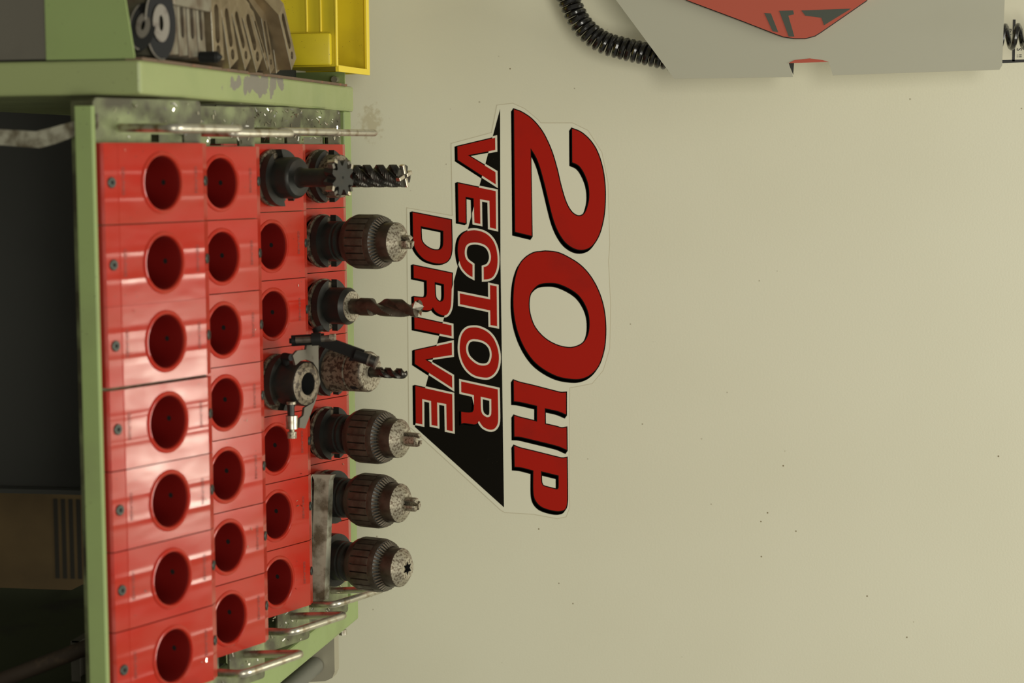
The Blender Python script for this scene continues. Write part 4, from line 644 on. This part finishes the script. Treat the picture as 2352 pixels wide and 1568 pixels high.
bm = bmesh.new(); box(bm, -.150, -.129, -.055, .05, .939, .945, bev=.001)
tag(obj('flat_steel_strip', bm, GREYS), 'narrow brown-grey steel strip lying across the ends of the grey straps', 'steel strip')
# set screw
th = thing('set_screw', 'black threaded set screw with pointed tip standing beside the first tan strap', 'screw', (-.0835, .026, .9402))
prof = []; h = 0
for i in range(9): prof += [(.0052, h), (.0061, h+.0010), (.0052, h+.0020)]; h += .0020
obj('thread', LA(prof, 20), CAST, th, smooth=True)
obj('point', LA([(.0050, h), (.0050, h+.0010), (.0012, h+.0050), (.0004, h+.0052)], 20), CAST, th, smooth=True)
# black iron clamps facing up towards the front
for (cx, cy, cz, rot, lab, sc_) in ((-.1075, -.083, .9235, -.65, 'black curved iron clamp with oval ring, foremost beside the green front panel', .9), (-.1110, -.066, .9350, .04, 'black curved iron clamp with upright oval ring, in front of the grey straps', 1.1)):
    th = thing('iron_clamp', lab, 'clamp', (cx, cy, cz), (.75, 0, rot), 'black iron clamps in the left compartment')
    bm = bmesh.new(); prz(bm, [circ(0, 0, .031*sc_, 36, .0145*sc_), circ(0, 0, .007*sc_, 16, .0022*sc_)[::-1]], -.004, 0); bmesh.ops.bevel(bm, geom=[e for e in bm.edges if e.calc_face_angle(0) > 1.2], offset=.0008, segments=2, affect='EDGES'); obj('clamp_body', bm, CAST, th, smooth=True)
    bm = bmesh.new(); prz(bm, [circ(0, 0, .016*sc_, 30, .0078*sc_), circ(0, 0, .0068*sc_, 16, .0021*sc_)[::-1]], 0, .0016); obj('oval_boss', bm, RING, th, smooth=True)
    bm = bmesh.new(); ring = circ(0, 0, .0305*sc_, 36, .0142*sc_); tube(bm, [(x, y, .0004) for x, y in ring[-14:]+ring[:2]], .0011, 8); obj('paler_rim', bm, RING, th, smooth=True)  # paler rod along part of the clamp's rim
# yellow bin
th = thing('yellow_parts_bin', 'yellow plastic parts bin at the back of the left compartment by the wall', 'bin', (-.0955, .50, .869), (0, 0, 0))
bm = bmesh.new(); X0 = -.26
box(bm, X0, 0, 0, .002, 0, .0755); obj('front_wall', bm, YEL, th)
obj('back_wall', B(X0-.0, .0045, .118, .120, 0, .0815), YEL, th)
obj('end_wall', B(-.002, 0, .002, .118, 0, .0755), YEL, th)
obj('bin_floor', B(X0, 0, 0, .12, -.002, 0), YEL, th)
bm = bmesh.new(); prism(bm, [[(0, .0735), (0, .0775), (.118, .0845), (.118, .0795)]], lambda p: (-.001, p[0], p[1]), lambda p: (.0062, p[0], p[1])); obj('end_rim', bm, YELR, th)
obj('back_rim', B(X0, .006, .114, .124, .0785, .0835, bev=.0015), YELR, th)
obj('front_rim', B(X0, .0, -.002, .003, .0735, .0765, bev=.001), YELR, th)
for z in (.0385, .0560): obj('rib', B(X0, -.0415, -.002, 0, z-.0012, z+.0012, bev=.0006), YELR, th)
bm = bmesh.new(); box(bm, -.0400, -.001, -.010, 0, .004, .0700, bev=.003); obj('label_boss', bm, YEL, th, smooth=True)
obj('base_rim', B(X0, 0, -.004, .001, -.003, .003, bev=.001), YELR, th)

# ---------------------------------------------------------------- black coil cord on the machine
def coil(pts, R, r, pitch, seg=18, sub=8):
    bm = bmesh.new(); Pp = [Vector(p) for p in pts]; Q = []
    for i in range(len(Pp)-1):
        p0, p1, p2, p3 = Pp[max(0, i-1)], Pp[i], Pp[i+1], Pp[min(len(Pp)-1, i+2)]
        for k in range(12):
            t = k/12; Q.append(.5*((2*p1)+(-p0+p2)*t+(2*p0-5*p1+4*p2-p3)*t*t+(-p0+3*p1-3*p2+p3)*t**3))
    Q.append(Pp[-1]); L_ = [0]
    for a, b in zip(Q, Q[1:]): L_.append(L_[-1]+(b-a).length)
    n = int(L_[-1]/pitch*seg); out = []; j = 0
    for i in range(n):
        s = L_[-1]*i/n
        while L_[j+1] < s: j += 1
        f = (s-L_[j])/(L_[j+1]-L_[j]); c = Q[j].lerp(Q[j+1], f); T = (Q[j+1]-Q[j]).normalized()
        nb = Vector((0, 1, 0)); bb = T.cross(nb).normalized(); a = 2*pi*i/seg; out.append(c+bb*R*math.cos(a)+nb*R*math.sin(a))
    tube(bm, out, r, sub); return bm
tag(obj('coiled_cable', coil([(-0.2056, 0.6600, 1.1932), (-0.1919, 0.6600, 1.1976), (-0.1771, 0.6600, 1.2041), (-0.1629, 0.6600, 1.2107), (-0.1508, 0.6600, 1.2179), (-0.1403, 0.6600, 1.2272), (-0.1314, 0.6600, 1.2388), (-0.1246, 0.6600, 1.2521), (-0.1200, 0.6600, 1.2680), (-0.1159, 0.6600, 1.2834), (-0.1118, 0.6600, 1.3005), (-0.1077, 0.6600, 1.3174), (-0.1036, 0.6600, 1.3360), (-0.0989, 0.6600, 1.3578)], .0112, .0037, .0079), RUB, smooth=True), 'tightly coiled black cable hanging on the cream wall left of the grey pendant', 'cable')
tag(obj('coiled_cable', coil([(-0.1237, 0.6550, 1.7223), (-0.1246, 0.6550, 1.7785)], .0132, .0034, .0150), RUB, smooth=True), 'loose black cable loops in front of the white warning label at the top', 'cable')

# ---------------------------------------------------------------- control pendant
th = thing('control_pendant', 'grey sheet-metal control pendant cover with red emblem, upper left over the machine wall', 'pendant', (-.25, .62, 1.3))
W = Vector((-.25, .62, 1.3))
def lp(pts): return [(p[0]-W.x, p[2]-W.z) for p in pts]
bm = bmesh.new(); pry(bm, [lp([(-0.2034, 0.6200, 1.2491), (-0.1764, 0.6200, 1.2679), (-0.0788, 0.6200, 1.3400), (-0.0786, 0.6200, 1.4852), (-0.0965, 0.6200, 1.4793), (-0.0962, 0.6200, 1.5281), (-0.0799, 0.6200, 1.5328), (-0.0834, 0.6200, 1.7296), (-0.0885, 0.6200, 1.7326), (-0.1911, 0.6200, 1.7353)])], 0, .0025); obj('cover_plate', bm, PEND, th)
bm = bmesh.new(); box(bm, -.30, -.11, .0025, .07, -.02, .36); obj('pendant_body', bm, PEND, th)
bm = bmesh.new(); pry(bm, [lp([(-0.1990, 0.6150, 1.3038), (-0.1740, 0.6150, 1.3557), (-0.1484, 0.6150, 1.4210), (-0.1301, 0.6150, 1.4659), (-0.1273, 0.6150, 1.4737), (-0.1250, 0.6150, 1.4869), (-0.1247, 0.6150, 1.4999), (-0.1276, 0.6150, 1.5114), (-0.1317, 0.6150, 1.5182), (-0.1689, 0.6150, 1.5734), (-0.1914, 0.6150, 1.6057)])], -.006, 0); obj('red_emblem', bm, PINK, th)
for nm in ([(-0.1582, 0.6135, 1.4685), (-0.1584, 0.6135, 1.4853), (-0.1536, 0.6135, 1.4863), (-0.1522, 0.6135, 1.4795), (-0.1270, 0.6135, 1.4869), (-0.1271, 0.6135, 1.4801)], [(-0.1581, 0.6135, 1.4952), (-0.1589, 0.6135, 1.5544), (-0.1398, 0.6135, 1.5224), (-0.1488, 0.6135, 1.5192), (-0.1518, 0.6135, 1.4999)], [(-0.1560, 0.6135, 1.4506), (-0.1553, 0.6135, 1.4585), (-0.1326, 0.6135, 1.4675), (-0.1338, 0.6135, 1.4607)]):
    bm = bmesh.new(); pry(bm, [lp(nm)], -.0064, -.006); obj('emblem_print', bm, PGREY, th)
bm = bmesh.new(); tube(bm, [(x, -.004, z) for x, z in lp([(-0.1990, 0.6150, 1.3038), (-0.1740, 0.6150, 1.3557), (-0.1484, 0.6150, 1.4210), (-0.1301, 0.6150, 1.4659), (-0.1273, 0.6150, 1.4737), (-0.1250, 0.6150, 1.4869), (-0.1247, 0.6150, 1.4999), (-0.1276, 0.6150, 1.5114), (-0.1317, 0.6150, 1.5182), (-0.1689, 0.6150, 1.5734), (-0.1914, 0.6150, 1.6057)])][1:10], .0010, 8); obj('emblem_edge', bm, INK, th, smooth=True)
bm = bmesh.new(); pry(bm, [lp([(-0.0954, 0.6185, 1.4794), (-0.0990, 0.6185, 1.4868), (-0.1007, 0.6185, 1.5051), (-0.0984, 0.6185, 1.5208), (-0.0961, 0.6185, 1.5281)])], -.0006, 0); obj('red_dot_segment', bm, PINK, th)
bm = bmesh.new(); pry(bm, [lp([(-.0957, 0, 1.4791), (-.0956, 0, 1.4859), (-.0814, 0, 1.4849)])], .004, .006); obj('dark_tab', bm, INK, th)
bm = bmesh.new(); tube(bm, [(-.03, .025, .358), (-.03, .025, .50)], .02, 20); obj('cable_gland', bm, PLAST, th, smooth=True)

# ---------------------------------------------------------------- warning label
th = thing('warning_label', 'white warning label with black border lines at the top left of the machine wall', 'label', (0, YP, 0))
def fl(pts, d0, d1): bm = bmesh.new(); pry(bm, [[(p[0], p[2]) for p in pts]], -d1, -d0); return bm
obj('label_sheet', fl([(-0.2033, 0.7000, 1.7334), (-0.0963, 0.7000, 1.7348), (-0.0961, 0.7000, 1.7764), (-0.2022, 0.7000, 1.7749)], 0, .0002), LABW, th); obj('border_line', fl([(-0.1475, 0.7000, 1.7482), (-0.1474, 0.7000, 1.7513), (-0.0965, 0.7000, 1.7509), (-0.0966, 0.7000, 1.7478)], .0002, .0004), INK, th); obj('border_line', fl([(-0.0984, 0.7000, 1.7347), (-0.0947, 0.7000, 1.7348), (-0.0955, 0.7000, 1.7764), (-0.0987, 0.7000, 1.7763)], .0002, .0004), INK, th)
for s, (x, y, z) in (('. DI', (-0.1412, 0.7000, 1.7436)), ('. LE', (-0.1409, 0.7000, 1.7571)), ('S', (-0.1129, 0.7000, 1.7564)), ('!!', (-0.1054, 0.7000, 1.7565))):
    bm = text_mesh(s, .0085); xf(bm, Matrix.Translation((x, -.0005, z-.003)) @ Matrix.Rotation(pi/2, 4, 'X')); obj('label_text', bm, INK, th)

# ---------------------------------------------------------------- handle bracket on the right side of the cart
th = thing('cart_push_handle', 'grey tube push handle through a steel bracket on the right side of the green cart', 'handle', (.65, .55, .88))
bm = bmesh.new(); pry(bm, [[(-.035, -.16), (-.035, .0345), (.014, .0345), (.022, .031), (.0265, .022), (.0285, 0), (.0285, -.16)]], 0, .020); obj('bracket_plate', bm, BRKT, th)
bm = bmesh.new(); tube(bm, [(.0065, -.003, .009), (.0065, -.36, .009)], .0112, 28); obj('handle_tube', bm, TUBE, th, smooth=True)
bm = bmesh.new(); tube(bm, [(-.030, .045, .033), (-.0235, .045, .0335)], .0055, 6); obj('bracket_bolt', bm, STEELR, th, smooth=True)

# ---------------------------------------------------------------- board with a printed flag, seen under the cart
th = thing('printed_board', 'brown board with a dark striped flag print, seen under the cart beside the dark panel', 'board', (.62, 1.15, .04))
obj('board_sheet', B(-.16, .20, 0, .012, 0, .34), CARD, th)
for i in range(7):
    z = .2370+i*.0130*1.0; xs = -.0640 if i < 4 else -.030
    if i < 4: obj('flag_stripe', B(xs, .0660, -.001, 0, z-.0036, z+.0036), FLAGI, th)
    else: obj('flag_stripe', B(-.006, .0660, -.001, 0, z-.0036, z+.0036), FLAGI, th)
obj('flag_canton', B(-.064, -.006, -.001, 0, .2830, .335), FLAGI, th)
# brown pipe and sheet-metal box inside the cart
bm = bmesh.new(); tube(bm, [(.584, .10, .640), (.520, .10, .800)], .0085, 16)
tag(obj('brown_pipe', bm, DKPIPE, smooth=True), 'dull brown pipe slanting in the dark inside of the cart, lower right', 'pipe')
bm = bmesh.new(); box(bm, .532, .585, .13, .28, .742, .7435); box(bm, .532, .5335, .13, .28, .7435, .752); box(bm, .532, .585, .13, .1315, .7435, .752)
tag(obj('metal_tray', bm, MGREY), 'thin dark sheet-metal tray inside the cart above the brown pipe', 'tray')
